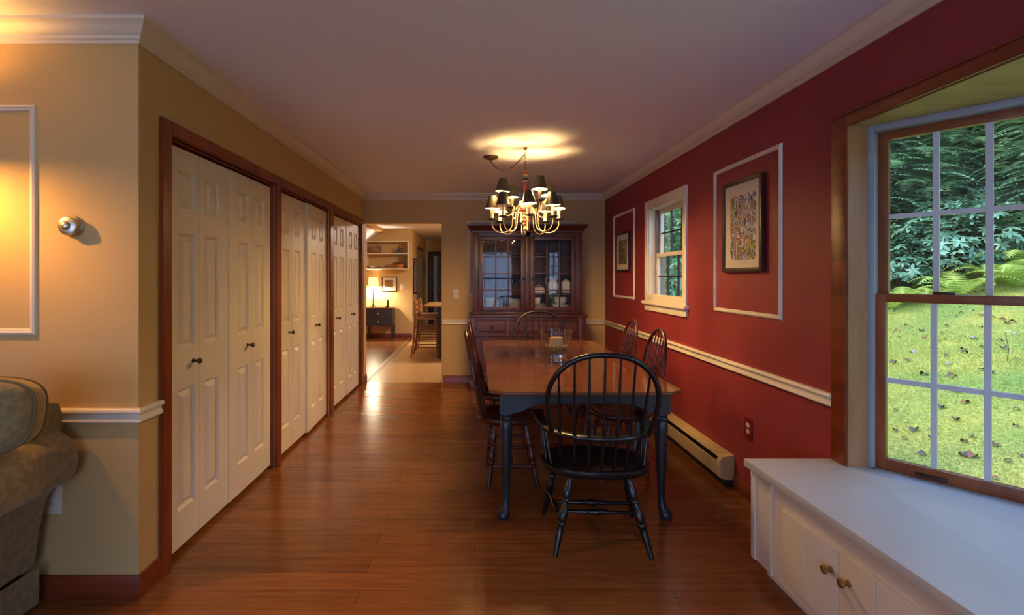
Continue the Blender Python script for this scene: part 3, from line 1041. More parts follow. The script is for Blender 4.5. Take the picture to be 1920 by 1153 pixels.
for a, b in dr:
    fd = lambda u, v, d: (u, fb + .004 - .018 + .012 - d * -1, v)
    fd = lambda u, v, d: (u, fb - .012 - d, v)
    bm = B(); slab_with_panels(bm, fd, a, b, .695, .84, .02, [(a + .012, b - .012, .707, .828)], ((0, 0), (.004, .004), (.016, .006)))
    d_ = obj('drawer', bm, M['hutch_x'], t, 8)
    kn = B(); lathe(kn, [(.011, 0), (.008, .006), (.008, .012), (.016, .02), (.018, .027), (.013, .034), (.003, .037)], 16, ((a + b) / 2, fb - .018, .768), (0, -1, 0))
    obj('knob', kn, M['knobwood'], d_, 50)
for a, b in ((-.620, -.235), (-.232, .148), (.180, .590)):
    fd = lambda u, v, d: (u, fb - .010 - d, v)
    bm = B(); slab_with_panels(bm, fd, a, b, .165, .65, .02, [(a + .055, b - .055, .22, .595)], ((0, 0), (.004, -.008), (.012, -.008), (.04, -.001)))
    d_ = obj('cupboard_door', bm, m, t, 8)
    kn = B(); lathe(kn, [(.011, 0), (.008, .006), (.008, .012), (.016, .02), (.018, .027), (.013, .034), (.003, .037)], 16, (b - .028, fb - .012, .45), (0, -1, 0))
    obj('knob', kn, M['knobwood'], d_, 50)
# upper case: back, sides, shelves
ZU0, ZU1 = .937, 1.925
bm = B(); box(bm, u0 + .02, u1 - .02, -.012, -.001, ZU0, ZU1)
obj('back_panel', bm, M['hutch_in'], t)
for a, b in ((u0, u0 + .022), (u1 - .022, u1)):
    bm = B(); box(bm, a, b, fu + .02, -.001, ZU0, ZU1)
    obj('side_panel', bm, m, t, bevel=.002)
bm = B(); box(bm, u0, u1, fu + .02, -.001, ZU1 - .02, ZU1)
obj('top_panel', bm, M['hutch_x'], t)
bm = B(); box(bm, -.015, .015, fu + .03, -.012, ZU0, ZU1 - .02)
obj('partition', bm, M['hutch_in'], t)
for z in (1.165, 1.415, 1.66):
    for a, b in ((u0 + .022, -.016), (.016, u1 - .022)):
        bm = B(); box(bm, a, b, fu + .06, -.013, z - .018, z)
        obj('shelf', bm, M['hutch_in'], t, bevel=.002)
fu_ = lambda u, v, d: (u, fu + .02 - d, v)
bm = B()
bar(bm, fu_, u0, u0 + .068, ZU0, ZU1, 0, .02); bar(bm, fu_, u1 - .068, u1, ZU0, ZU1, 0, .02)
bar(bm, fu_, -.026, .030, ZU0, ZU1, 0, .02)
bar(bm, fu_, u0 + .068, u1 - .068, ZU0, ZU0 + .012, 0, .02); bar(bm, fu_, u0 + .068, u1 - .068, ZU1 - .058, ZU1, 0, .02)
obj('upper_frame', bm, m, t, bevel=.002)
# cornice
prof = [(.0, ZU1 - .012), (.010, ZU1 - .012), (.012, ZU1 + .004), (.024, ZU1 + .012), (.040, ZU1 + .034), (.062, ZU1 + .060), (.068, ZU1 + .066), (.070, ZU1 + .082), (0, ZU1 + .082)]
bm = B()
pth = [(u0, -.001), (u0, fu), (u1, fu), (u1, -.001)]
for b_ in sweep_runs(pth, prof):
    me = bpy.data.meshes.new('tmp'); b_.to_mesh(me); b_.free(); bm.from_mesh(me); bpy.data.meshes.remove(me)
box(bm, u0, u1, fu, -.001, ZU1, ZU1 + .082)
obj('cornice', bm, M['hutch_x'], t, 30)
# glazed doors
for k, (a, b) in enumerate(((-.596, -.030), (.034, .590))):
    fd = lambda u, v, d: (u, fu - d, v)
    za, zb = ZU0 + .016, ZU1 - .062
    st = .052
    bm = B()
    bar(bm, fd, a, a + st, za, zb, -.004, .020); bar(bm, fd, b - st, b, za, zb, -.004, .020)
    bar(bm, fd, a + st, b - st, za, za + .046, -.004, .020); bar(bm, fd, a + st, b - st, zb - .046, zb, -.004, .020)
    d_ = obj('glazed_door', bm, m, t, bevel=.003)
    bm = B()
    ga, gb, gc, gd = a + st, b - st, za + .046, zb - .046
    for i in (1, 2): bar(bm, fd, ga + (gb - ga) * i / 3 - .008, ga + (gb - ga) * i / 3 + .008, gc, gd, .0, .018)
    for i in (1, 2, 3): bar(bm, fd, ga, gb, gc + (gd - gc) * i / 4 - .007, gc + (gd - gc) * i / 4 + .007, .001, .017)
    obj('muntin_grid', bm, m, d_, bevel=.002)
    bm = B(); bar(bm, fd, ga, gb, gc, gd, .005, .008)
    obj('pane', bm, M['pane_hutch'], d_)
    kn = B(); lathe(kn, [(.010, 0), (.007, .006), (.007, .012), (.014, .019), (.016, .026), (.011, .032), (.003, .035)], 16, (b - .022 if k == 0 else a + .022, fu - .020, 1.345), (0, -1, 0))
    obj('knob', kn, M['knobwood'], d_, 50)

# china inside the hutch
HX, HY = .64, YH
zb = ZU0 + .001
def plate_bm(r):
    bm = B(); lathe(bm, [(r * .5, 0), (r * .55, .002), (r * .62, .004), (r * .9, .014), (r, .018), (r, .020), (r * .9, .0165), (r * .6, .007), (.001, .006)], 32)
    return bm
def stack(x, y, r, n, dz, z0, name, label, group, cat='plate', bmf=plate_bm):
    o = tag(obj(name, bmf(r), M['china'], None, 50, loc=(x, y, z0)), label, cat, group)
    for k in range(1, n):
        c_ = o.copy(); C.objects.link(c_); c_.location = (x + .002 * math.sin(k * 2.1), y + .002 * math.cos(k * 1.7), z0 + k * dz)
zs = zb
ycen = YH + (fu / 2) - .0
stack(HX - .435, ycen + .01, .105, 13, .0125, zs, 'dinner_plate', 'white dinner plate in the taller stack behind the left hutch door', 'taller plate stack in the hutch')
stack(HX - .155, ycen + .01, .095, 12, .0125, zs, 'dinner_plate', 'white dinner plate in the stack beside the hutch partition, left door', 'second plate stack in the hutch')
stack(HX + .150, ycen + .01, .100, 7, .0125, zs, 'dinner_plate', 'white dinner plate under the small cup behind the right hutch door', 'right plate stack in the hutch')
def cup_bm(r):
    bm = B(); lathe(bm, [(r * .7, 0), (r * .9, .006), (r, .03), (r, .075), (r * .95, .077), (r * .93, .074), (r * .92, .03), (r * .7, .012), (.001, .01)], 28)
    return bm
tag(obj('sugar_pot', cup_bm(.046), M['china'], None, 50, loc=(HX + .135, ycen, zs + 6 * .0125 + .0205)), 'small white pot on top of the plate stack, right hutch door', 'pot')
def bowl_bm(r):
    bm = B(); lathe(bm, [(r * .4, 0), (r * .42, .006), (r * .7, .022), (r * .95, .05), (r, .062), (r * .97, .063), (r * .9, .05), (r * .66, .026), (.001, .012)], 32)
    return bm
tag(obj('serving_platter', plate_bm(.13), M['china'], None, 50, loc=(HX + .440, ycen, zs)), 'wide white platter under the bowl behind the right hutch door', 'platter')
tag(obj('serving_bowl', bowl_bm(.105), M['china'], None, 50, loc=(HX + .435, ycen, zs + .0185)), 'flared white bowl standing on the platter behind the right hutch door', 'bowl')
stack(HX + .435, ycen, .078, 3, .022, zs + .0185 + .052, 'cereal_bowl', 'white bowl in the little stack nested in the flared serving bowl', 'bowls nested in the serving bowl', 'bowl', bowl_bm)
z2 = 1.166
o = thing('butter_dish', 'white covered butter dish on the hutch shelf above the small pot', 'dish', (HX + .155, ycen, z2))
bm = B(); loft(bm, [(0, 0, 0, .085, .05), (0, 0, .008, .095, .058), (0, 0, .011, .095, .058)], 28, power=.6)
obj('tray', bm, M['china'], o, 50)
bm = B(); loft(bm, [(0, 0, .0115, .080, .044), (0, 0, .05, .078, .042), (0, 0, .066, .068, .034), (0, 0, .072, .05, .022)], 28, power=.6)
l_ = obj('lid', bm, M['china'], o, 50)
bm = B(); tube(bm, [V((.022 * math.cos(a), 0, .07 + .03 * math.sin(a))) for a in [PI * i / 10 for i in range(11)]], .005, 8)
obj('handle', bm, M['china'], l_, 50)
o = thing('pitcher', 'tall white ironstone pitcher in the middle of the hutch shelf, right door', 'pitcher', (HX + .335, ycen, z2))
bm = B()
pr = [(0, .05), (.008, .055), (.018, .05), (.035, .062), (.07, .075), (.105, .070), (.14, .052), (.165, .042), (.185, .044), (.2, .052), (.206, .056)]
secs = [(-.0 - (.014 * max(0, (z - .165) / .04)), 0, z, r + (.012 * max(0, (z - .165) / .04)), r) for z, r in pr]
loft(bm, secs + [(-.014, 0, .205, .062, .051), (0, 0, .17, .036, .036), (0, 0, .1, .062, .062), (0, 0, .02, .02, .02)], 28)
obj('jug', bm, M['china'], o, 60)
bm = B(); tube(bm, [V(p) for p in ((-.036, 0, .17), (-.06, 0, .206), (-.085, 0, .195), (-.09, 0, .15), (-.075, 0, .09), (-.062, 0, .07))], .0065, 8)
obj('handle', bm, M['china'], o, 60)
o = thing('tureen', 'square white canister at the end of the hutch shelf, beside the pitcher', 'canister', (HX + .50, ycen + .02, z2))
bm = B(); loft(bm, [(0, 0, 0, .05, .05), (0, 0, .006, .056, .056), (0, 0, .13, .056, .056), (0, 0, .14, .05, .05)], 28, power=.5)
obj('body', bm, M['china'], o, 50)
bm = B(); loft(bm, [(0, 0, .141, .05, .05), (0, 0, .155, .045, .045), (0, 0, .163, .02, .02), (0, 0, .172, .014, .014), (0, 0, .18, .004, .004)], 28, power=.7)
obj('lid', bm, M['china'], o, 50)
gl = None
for i, (gx, gy) in enumerate(((-.50, .05), (-.42, -.02), (-.33, .05), (-.25, -.02), (-.17, .05), (-.09, -.02))):
    if gl is None:
        bm = B(); lathe(bm, [(.032, 0), (.031, .002), (.006, .006), (.0045, .02), (.0045, .07), (.012, .08), (.03, .105), (.035, .135), (.031, .17), (.0298, .17), (.0335, .135), (.0285, .106), (.010, .083), (.001, .08)], 20)
        gl = tag(obj('wine_glass', bm, M['pane_hutch'], None, 60), 'stemmed glass in the row on the shelf behind the left hutch door', 'wine glass', 'glasses in the hutch')
        o = gl
    else:
        o = gl.copy(); C.objects.link(o)
    o.location = (HX + gx, ycen + gy, z2)
# ================================================================== chandelier
CX, CY = .417, 4.126
t = thing('chandelier', 'twelve-light candle chandelier with black shades and painted turned column', 'chandelier', (CX, CY, 1.718))
zz = lambda z: z - 1.718
mr = mat('red_turning', (176, 84, 56), (196, 104, 74), .4, scale=(30, 30, 30))
mt = mat('tan_turning', (204, 170, 124), (216, 184, 138), .4, scale=(30, 30, 30))
mk = mat('dark_turning', (44, 38, 36), (56, 48, 44), .4, scale=(30, 30, 30))
def col(prof, m, name='column_turning'):
    bm = B(); lathe(bm, [(r, zz(z)) for z, r in prof], 24)
    obj(name, bm, m, t, 50)
col([(1.9, .030), (1.908, .042), (1.925, .046), (1.945, .044), (1.958, .036), (1.966, .02)], mr)
col([(1.966, .018), (1.985, .015), (2.02, .017), (2.06, .02), (2.1, .024), (2.14, .022), (2.15, .026)], mr)
col([(2.15, .022), (2.156, .026), (2.164, .026), (2.17, .02)], mt)
col([(2.17, .021), (2.176, .027), (2.188, .027), (2.194, .021)], mk)
col([(2.194, .018), (2.2, .025), (2.212, .023), (2.218, .013)], mt)
col([(2.218, .012), (2.226, .019), (2.236, .021), (2.246, .016), (2.252, .006)], mr)
col([(1.846, .012), (1.855, .024), (1.866, .034), (1.876, .026), (1.884, .02), (1.89, .03), (1.9, .034)], mt)
col([(1.79, .012), (1.797, .02), (1.806, .024), (1.818, .018), (1.826, .03), (1.834, .034), (1.842, .022), (1.846, .014)], mr)
col([(1.718, .002), (1.722, .006), (1.735, .008), (1.75, .006), (1.756, .014), (1.766, .02), (1.774, .014), (1.78, .011), (1.79, .015)], mt, 'finial')
m_out = mat('black_shade_paper', (52, 47, 36), (60, 54, 42), .4, scale=(3, 3, 3))
m_in = mat('gold_shade_lining', (236, 204, 140), (240, 210, 150), .5)
m_sleeve = mat('candle_sleeve', (232, 212, 170), (236, 218, 178), .5)
m_bulb = glow('warm_bulb', (255, 208, 132), 2600.)
m_off = mat('unlit_bulb', (210, 200, 180), None, .2)
def arm(ang, rad, zplate, zlow, lit, zhub):
    ca, sa = math.cos(ang), math.sin(ang)
    P = lambda r, z: V((r * ca, r * sa, zz(z)))
    # wire arm: leaves the hub, loops up, falls in a deep swag and rises to the drip pan
    ctrl = [(.034, zhub), (.055, zhub + .014), (.082, zhub + .004), (.100, zhub - .035)]
    bot = zlow
    mid = (.10 + rad) / 2 + .012
    hw = (rad - .10) / 2
    for i in range(9):
        a = PI + PI * i / 8
        ctrl.append(((.108 + rad) / 2 + (rad - .108) / 2 * math.cos(a), bot + .075 + .075 * math.sin(a)))
    ctrl.append((rad, zplate))
    # smooth it
    pts = [V((a, b)) for a, b in ctrl]
    sm = []
    for i in range(len(pts) - 1):
        p0, p1, p2, p3 = pts[max(i - 1, 0)], pts[i], pts[i + 1], pts[min(i + 2, len(pts) - 1)]
        for k in range(4):
            u = k / 4
            sm.append(.5 * ((2 * p1) + (p2 - p0) * u + (2 * p0 - 5 * p1 + 4 * p2 - p3) * u * u + (3 * p1 - p0 - 3 * p2 + p3) * u ** 3))
    sm.append(pts[-1])
    bm = B(); tube(bm, [P(a, b) for a, b in sm], .0048, 8)
    A_ = obj('arm', bm, M['ironwork'], t, 60)
    c_ = P(rad, zplate)
    bm = B(); lathe(bm, [(.006, -.008), (.012, -.004), (.034, 0), (.043, .004), (.043, .006), (.033, .003), (.014, .002), (.014, .012), (.006, .013)], 20, c_)
    obj('drip_pan', bm, M['chain'], A_, 50)
    bm = B(); lathe(bm, [(.0125, .006), (.0135, .009), (.0135, .092), (.0115, .094), (.006, .096)], 16, c_)
    obj('candle_sleeve', bm, m_sleeve, A_, 50)
    bm = B(); lathe(bm, [(.005, .094), (.0065, .098), (.007, .112), (.0065, .132), (.0048, .146), (.0025, .156), (.0005, .162)], 10, c_)
    obj('bulb', bm, m_bulb if lit else m_off, A_, 60)
    s = shade_shell('shade', .060, .030, .092, .196, A_, m_out, m_in)
    s.location = c_
    s.rotation_euler = (R(3.5) * math.sin(ang * 5 + rad * 40), R(3.5) * math.cos(ang * 7 + rad * 30), 0)
    bm = B()
    for k in range(3):
        a = 2 * PI * k / 3 + ang
        tube(bm, [c_ + V((.008 * math.cos(a), .008 * math.sin(a), .16)), c_ + V((.036 * math.cos(a), .036 * math.sin(a), .168))], .0012, 6)
    tube(bm, [c_ + V((.010 * math.cos(2 * PI * i / 10), .010 * math.sin(2 * PI * i / 10), .16)) for i in range(10)], .0012, 6, closed=True)
    obj('shade_clip', bm, M['brass'], A_)
for k in range(8):
    ang = -PI / 2 + 2 * PI * k / 8 + R(1)
    arm(ang, .278, 1.842, 1.732, k != 7, 1.920)
for k in range(4):
    ang = -PI / 2 + R(25) + 2 * PI * k / 4
    arm(ang, .222, 1.968, 1.868, True, 1.934)
# chain and ceiling hook
def link(bm, c, d, side, L=.017, W=.0085, r=.0017):
    d = d.normalized(); side = (side - d * side.dot(d)).normalized()
    pts = []
    for i in range(12):
        a = 2 * PI * i / 12
        pts.append(c + d * (L * math.cos(a)) + side * (W * math.sin(a)))
    tube(bm, pts, r, 5, closed=True)
bm = B()
z = zz(2.258); k = 0
while z < zz(2.415):
    link(bm, V((0, 0, z)), V((0, 0, 1)), V((1, 0, 0)) if k % 2 else V((0, 1, 0)))
    z += .0265; k += 1
obj('hanging_chain', bm, M['chain'], t, 60)
bm = B()
lathe(bm, [(.004, zz(2.44) - .014), (.016, zz(2.44) - .006), (.02, zz(2.44)), (.001, zz(2.44))], 16)
tube(bm, [V((.0, 0, zz(2.43))), V((0, 0, zz(2.418))), V((.010, 0, zz(2.410))), V((.008, 0, zz(2.398))), V((-.002, 0, zz(2.396)))], .0022, 6)
obj('ceiling_hook', bm, M['chain'], t, 60)
cx, cy = .138 - CX, 4.436 - CY
bm = B()
lathe(bm, [(.006, zz(H) - .034), (.012, zz(H) - .030), (.03, zz(H) - .026), (.06, zz(H) - .014), (.069, zz(H) - .004), (.069, zz(H)), (.001, zz(H))], 28, (cx, cy, 0))
obj('ceiling_canopy', bm, M['chain'], t, 50)
a_, b_ = V((cx, cy, zz(2.402))), V((0, 0, zz(2.395)))
bm = B()
def sag(u):
    p = a_.lerp(b_, u); p.z -= .165 * 4 * u * (1 - u) * (.55 + .2 * (1 - u)); return p
n = 20
for i in range(n):
    u = (i + .5) / n
    d = sag(u + .01) - sag(u - .01)
    link(bm, sag(u), d, V((0, 0, 1)) if i % 2 else d.cross(V((0, 0, 1))), .0165)
tube(bm, arc(sag, 24), .002, 5)
obj('swag_chain', bm, M['chain'], t, 60)

# ================================================================== wall sconce at the far left (its light falls on the tan wall)
sx, sy, sz = -2.26, YF, 1.83
t = thing('wall_sconce', 'black-shaded brass wall sconce inside the moulding frame behind the sofa', 'sconce', (sx, sy, sz))
bm = B(); lathe(bm, [(.05, 0), (.05, .008), (.035, .016), (.012, .02)], 24, (0, 0, -.05), (0, -1, 0))
obj('wall_plate', bm, M['brass'], t, 50)
bm = B(); tube(bm, [(0, -.015, -.05), (0, -.10, -.08), (0, -.22, -.095), (0, -.30, -.075), (0, -.32, -.03)], .006, 8)
obj('arm', bm, M['brass'], t, 60)
bm = B(); lathe(bm, [(.014, -.03), (.0145, .03), (.006, .034)], 16, (0, -.32, 0))
obj('candle_sleeve', bm, m_sleeve, t, 50)
bm = B(); lathe(bm, [(.006, .036), (.01, .045), (.016, .07), (.016, .085), (.01, .105), (.002, .115)], 12, (0, -.32, 0))
obj('bulb', bm, glow('sconce_bulb', (255, 184, 84), 2700.), t, 60)
s = shade_shell('shade', .085, .062, .036, .146, t, m_out, m_in)
s.location = (0, -.32, 0)
bm = B()
for k in range(3):
    a = 2 * PI * k / 3
    tube(bm, [(.005 * math.cos(a), -.32 + .005 * math.sin(a), .115), (.066 * math.cos(a), -.32 + .066 * math.sin(a), .13)], .0014, 5)
obj('shade_clip', bm, M['brass'], t)
# ================================================================== things on the walls
def framed(name, label, fn, u0, u1, v0, v1, fw, dep, mw, art, mframe, off=0.):
    t = thing(name, label, 'picture', fn((u0 + u1) / 2, v0, 0))
    o = V(t.location)
    f2 = lambda u, v, d: V(fn(u, v, d)) - o
    bm = B(); frame_rect(bm, f2, u0, u1, v0, v1, fw, dep)
    obj('frame', bm, mframe, t, bevel=.003)
    bm = B(); bar(bm, f2, u0 + fw * .7, u1 - fw * .7, v0 + fw * .7, v1 - fw * .7, .004, dep - .010)
    obj('mat_board', bm, M['mat_board'], t)
    a, b, c, e = mw
    bm = B(); bar(bm, f2, u0 + a, u1 - b, v0 + c, v1 - e, dep - .010, dep - .0085)
    obj('print', bm, art, t)
    return t
art1 = art_mat('abstract_print', [(60, 66, 84), (196, 196, 40), (34, 32, 38), (130, 134, 150), (226, 216, 204), (60, 78, 130), (186, 130, 84), (110, 112, 122), (40, 40, 50), (206, 204, 60)], 9., 1.2, 4.2, (1, 1.4, .8))
art2 = art_mat('sepia_print', [(70, 62, 50), (110, 96, 74), (160, 144, 114), (54, 48, 42), (140, 122, 94), (84, 76, 60)], 11., 1.5, 9.)
art3 = art_mat('village_print', [(90, 60, 30), (176, 128, 60), (120, 46, 30), (60, 70, 40), (196, 160, 90), (50, 36, 26)], 26., 1., 2.)
framed('framed_print', 'larger dark-framed abstract print inside the moulding near the bay window', right, 2.863, 3.318, 1.396, 1.974, .026, .030, (.073, .095, .075, .098), art1, M['frame_dark'])
framed('framed_print', 'smaller black-framed sepia print inside the moulding near the hutch', right, 5.353, 5.841, 1.424, 1.869, .024, .026, (.095, .095, .085, .085), art2, M['frame_dark'])
def cover(name, label, cat, fn, u, v, m, w=.07, h=.115, kind='outlet'):
    t = thing(name, label, cat, fn(u, v, 0))
    o = V(t.location)
    f2 = lambda a, b, d: V(fn(u + a, v + b, d)) - o
    bm = B(); bar(bm, f2, -w / 2, w / 2, -h / 2, h / 2, -.001, .006)
    obj('cover_plate', bm, m, t, bevel=.002)
    if kind == 'outlet':
        for s in (-1, 1):
            bm = B()
            pts = [f2(.0165 * math.cos(a), s * .0195 + max(-.0125, min(.0125, .0165 * math.sin(a))), .006) for a in [2 * PI * k / 20 for k in range(20)]]
            extrude_poly(bm, pts, V(f2(0, 0, .002)) - V(f2(0, 0, 0)))
            r_ = obj('receptacle', bm, M['plate'], t)
            bm = B()
            for q in (-.006, .006): bar(bm, f2, q - .001, q + .001, s * .0195 - .001, s * .0195 + .007, .0075, .0085)
            bar(bm, f2, -.002, .002, s * .0195 - .009, s * .0195 - .005, .0075, .0085)
            obj('slot', bm, M['slot'], r_)
    else:
        for q in ([0] if w < .1 else [-.023, .023]):
            bm = B(); bar(bm, f2, q - .005, q + .005, -.010, .012, .006, .011)
            obj('toggle', bm, M['plate'], t, bevel=.002)
    return t
redplate = mat('red_painted_plate', (120, 26, 30), (126, 28, 32), .4)
cover('wall_outlet', 'red-painted outlet plate with ivory sockets low on the red wall', 'outlet', right, 3.045, .436, redplate, .086, .13)
cover('wall_outlet', 'white outlet low on the tan wall beside the sofa arm', 'outlet', front, -1.796, .418, M['plate'], .075, .122)
cover('light_switch', 'ivory light switch on the back wall between doorway and hutch', 'switch', lambda u, v, d: (u, YB - d, v), (855 - 891) * YB / 930, 1.362 - (551 - 520) * YB / 930, M['plate'], kind='switch')
t = thing('wall_dial', 'round stepped brushed-nickel fitting on the tan wall at left, casting a shadow', 'wall fitting', (-1.711, YF, 1.578))
bm = B(); lathe(bm, [(.030, -.002), (.046, 0), (.046, .006), (.043, .010), (.038, .014), (.038, .020)], 32, (0, 0, 0), (0, -1, 0))
obj('rosette', bm, M['nickel'], t, 50)
bm = B(); lathe(bm, [(.036, .0195), (.039, .024), (.040, .030), (.037, .036), (.028, .039), (.018, .040), (.018, .045), (.016, .049), (.010, .052), (.001, .053)], 32, (0, 0, 0), (0, -1, 0))
obj('dial', bm, M['nickel'], t, 40)

# ================================================================== baseboard heater
t = thing('baseboard_heater', 'long tan baseboard heater under the red wall beside the table', 'heater', (XR - .001, 3.21, 0))
Lh = 3.1
prof = [(0, .052), (-.06, .052), (-.088, .062), (-.088, .150), (-.080, .152), (-.080, .066), (-.058, .060), (0, .060)]
bm = B(); extrude_poly(bm, [(x, .03, z) for x, z in prof], (0, Lh - .06, 0))
obj('front_panel', bm, M['heater'], t, 20)
prof = [(0, .052), (-.004, .052), (-.004, .196), (-.066, .186), (-.072, .176), (-.076, .180), (-.068, .194), (-.004, .207), (0, .207)]
bm = B(); extrude_poly(bm, [(x, .03, z) for x, z in prof], (0, Lh - .06, 0))
obj('top_hood', bm, M['heater'], t, 20)
bm = B(); box(bm, -.062, -.006, .04, Lh - .04, .08, .150)
obj('fin_tube', bm, M['fins'], t)
for y0_, y1_ in ((0, .05), (Lh - .05, Lh)):
    prof = [(0, .050), (-.062, .050), (-.092, .062), (-.092, .176), (-.078, .198), (-.006, .210), (0, .210)]
    bm = B(); extrude_poly(bm, [(x, y0_, z) for x, z in prof], (0, y1_ - y0_, 0))
    obj('end_cap', bm, M['heater'], t, bevel=.004)
bm = B(); box(bm, -.05, 0, .02, Lh - .02, .0, .053)
obj('base_strip', bm, M['slot'], t)

# ================================================================== sofa at far left
t = thing('sofa', 'olive damask sofa with a rolled arm against the tan wall at left', 'sofa', (-2.7, 1.55, 0))
ms = M['sofa']
def sp(bm, secs):      # closed outlines (x, z) lofted along y
    rings(bm, [[V((x + 2.7, y - 1.55, z)) for x, z in pts] for y, pts in secs])
def armsec(k=1., grow=0.):
    pts = []
    cx, cz, r = -1.768, .618, .126 + grow
    for i in range(17):
        a = R(-62) + R(262) * i / 16
        pts.append((cx + r * 1.04 * math.cos(a), cz + r * math.sin(a)))
    pts += [(-1.93, .40), (-1.93, .17), (-1.825, .17), (-1.808, .30), (-1.776, .44), (-1.748, .495)]
    cx_, cz_ = -1.83, .45
    return [(cx_ + (x - cx_) * k, cz_ + (z - cz_) * k) for x, z in pts]
bm = B(); sp(bm, [(2.055, armsec(.97)), (2.04, armsec(1)), (1.7, armsec(1, .004)), (1.2, armsec(1, .006)), (1.17, armsec(.98)), (1.155, armsec(.93))])
obj('arm', bm, ms, t, 60)
def mir(secs): return [(y, [(-5.4 - x, z) for x, z in pts]) for y, pts in secs]
bm = B(); sp(bm, mir([(2.055, armsec(.97)), (2.04, armsec(1)), (1.2, armsec(1, .006)), (1.155, armsec(.93))]))
obj('arm', bm, ms, t, 60)
bm = B()
rings(bm, [[V((x * k, y, z)) for x, y, z in ((-1, .52, .17), (1, .52, .17), (1, .50, .80), (.99, .47, .848), (.985, .40, .848), (.985, .33, .80), (.985, .26, .40), (.985, .26, .17), (-.985, .26, .17), (-.985, .26, .40), (-.985, .33, .80), (-.985, .40, .848), (-.99, .47, .848), (-1, .50, .80))] for k in (.001,)]) if False else None
prof = [(.52, .17), (.52, .80), (.505, .838), (.46, .855), (.40, .848), (.36, .81), (.27, .42), (.27, .17)]
upper = [(y, max(z, .66)) for y, z in prof]
rings(bm, [[V((x, y, z)) for y, z in p] for x, p in ((-.975, upper), (-.965, upper), (-.87, upper), (-.865, prof), (.865, prof), (.87, upper), (.965, upper), (.975, upper))])
obj('back', bm, ms, t, 50, bevel=.012)
bm = B(); box(bm, -.80, .80, -.36, .30, .17, .34)
obj('seat_base', bm, ms, t, bevel=.02)
for a, b in ((-.62, -.005), (.005, .62)):
    bm = B(); loft(bm, [((a + b) / 2, -.06, z, (b - a) / 2 * k, .33 * k) for z, k in ((.345, .93), (.36, .98), (.40, 1), (.45, 1), (.48, .97), (.492, .9))], 40, power=.28)
    obj('seat_cushion', bm, ms, t, 60)
    bm = B(); loft(bm, [((a + b) / 2, .24 - (z - .5) * -.12, z, (b - a) / 2 * k * .98, .085 * k) for z, k in ((.495, .85), (.54, .97), (.66, 1.02), (.78, .97), (.83, .8))], 40, power=.4)
    obj('back_cushion', bm, ms, t, 60)
bm = B()
sk = [(.89, .48), (.89, -.37), (-.89, -.37), (-.89, .48)]
sk = [(.893, .50), (.885, .1), (.893, .08), (.885, -.2), (.89, -.37), (.5, -.372), (.4, -.365), (0, -.374), (-.5, -.368), (-.89, -.37), (-.885, 0), (-.893, .50)]
tube(bm, [(x, y, .09) for x, y in sk], .006, 6, up=(0, 0, 1), ry=.085)
obj('skirt', bm, ms, t, 30)
o = thing('throw_pillow', 'plump olive damask pillow with piped edges resting on the sofa arm', 'pillow', (-1.745, 1.725, .882))
o.rotation_euler = (R(-6), R(4), R(22))
def pout(k, y, n=44, w=.185, h=.125):
    sq = lambda v: math.copysign(abs(v) ** .62, v)
    return [V((w * k * sq(math.cos(2 * PI * q / n)), y, h * k * sq(math.sin(2 * PI * q / n)))) for q in range(n)]
bm = B()
rings(bm, [pout(k, y) for k, y in ((.25, -.105), (.55, -.102), (.8, -.088), (.94, -.068), (1, -.05), (1.02, -.02), (1.02, .02), (1, .05), (.94, .068), (.8, .088), (.55, .102), (.25, .105))])
obj('pillow_body', bm, ms, o, 70)
pm = mat('piping_cord', (108, 92, 58), (122, 104, 68), .8)
for y in (-.05, .05):
    bm = B(); tube(bm, pout(1.0, y), .006, 8, closed=True)
    obj('piping', bm, pm, o, 60)

# ================================================================== kitchen beyond the doorway
KY, HYE = 11.2, 14.2
hxl, hxr = -1.42, -.25
kx0, kx1 = -3.4, 1.8
bm = B(); box(bm, kx0, -1.475, YB + .03, KY, -.06, 0)
struct('floor_kitchen', bm, M['floor_brown'], 'brown board floor beyond the doorway, under the small blue side table', 'floor', smooth=0)
bm = B(); box(bm, -1.36, kx1, YB + .03, KY, -.06, 0); box(bm, hxl - .1, hxr + .1, KY, HYE, -.06, 0)
struct('floor_hall', bm, M['floor_pale'], 'pale board kitchen floor leading into the hall', 'floor', smooth=0)
bm = B(); box(bm, -1.475, -1.43, YB + .03, KY, -.06, 0.0005)
box(bm, -1.40, -1.36, YB + .03, KY, -.06, 0.0005)
struct('trim_14', bm, M['strip'], 'light border strip between the brown and pale kitchen floors', 'floor border', smooth=0)
bm = B(); box(bm, -1.43, -1.40, YB + .03, KY, -.06, 0.001)
struct('trim_15', bm, M['strip_dark'], 'thin dark inlay line in the kitchen floor border', 'floor border', smooth=0)
bm = B(); box(bm, -2.3, kx1, YB + .06, KY + .1, H, H + .1); box(bm, hxl - .1, hxr + .1, KY + .1, HYE + .1, H, H + .1)
struct('ceiling_kitchen', bm, M['ceiling'], 'white kitchen ceiling seen through the top of the doorway', 'ceiling', smooth=0)
bm = B(); box(bm, kx0, hxl, KY, KY + .12, 0, H); box(bm, hxr, kx1, KY, KY + .12, 0, H)
struct('wall_kitchen', bm, M['tan'], 'warm tan kitchen wall behind the lit table lamp', 'wall', smooth=0)
bm = B(); box(bm, hxl - .12, hxl, KY + .12, HYE, 0, H); box(bm, hxr, hxr + .12, KY + .12, HYE, 0, H)
box(bm, hxl - .12, hxr + .12, HYE, HYE + .1, 0, H)
struct('wall_hall', bm, M['tan'], 'dim tan hallway walls beyond the kitchen', 'wall', smooth=0)
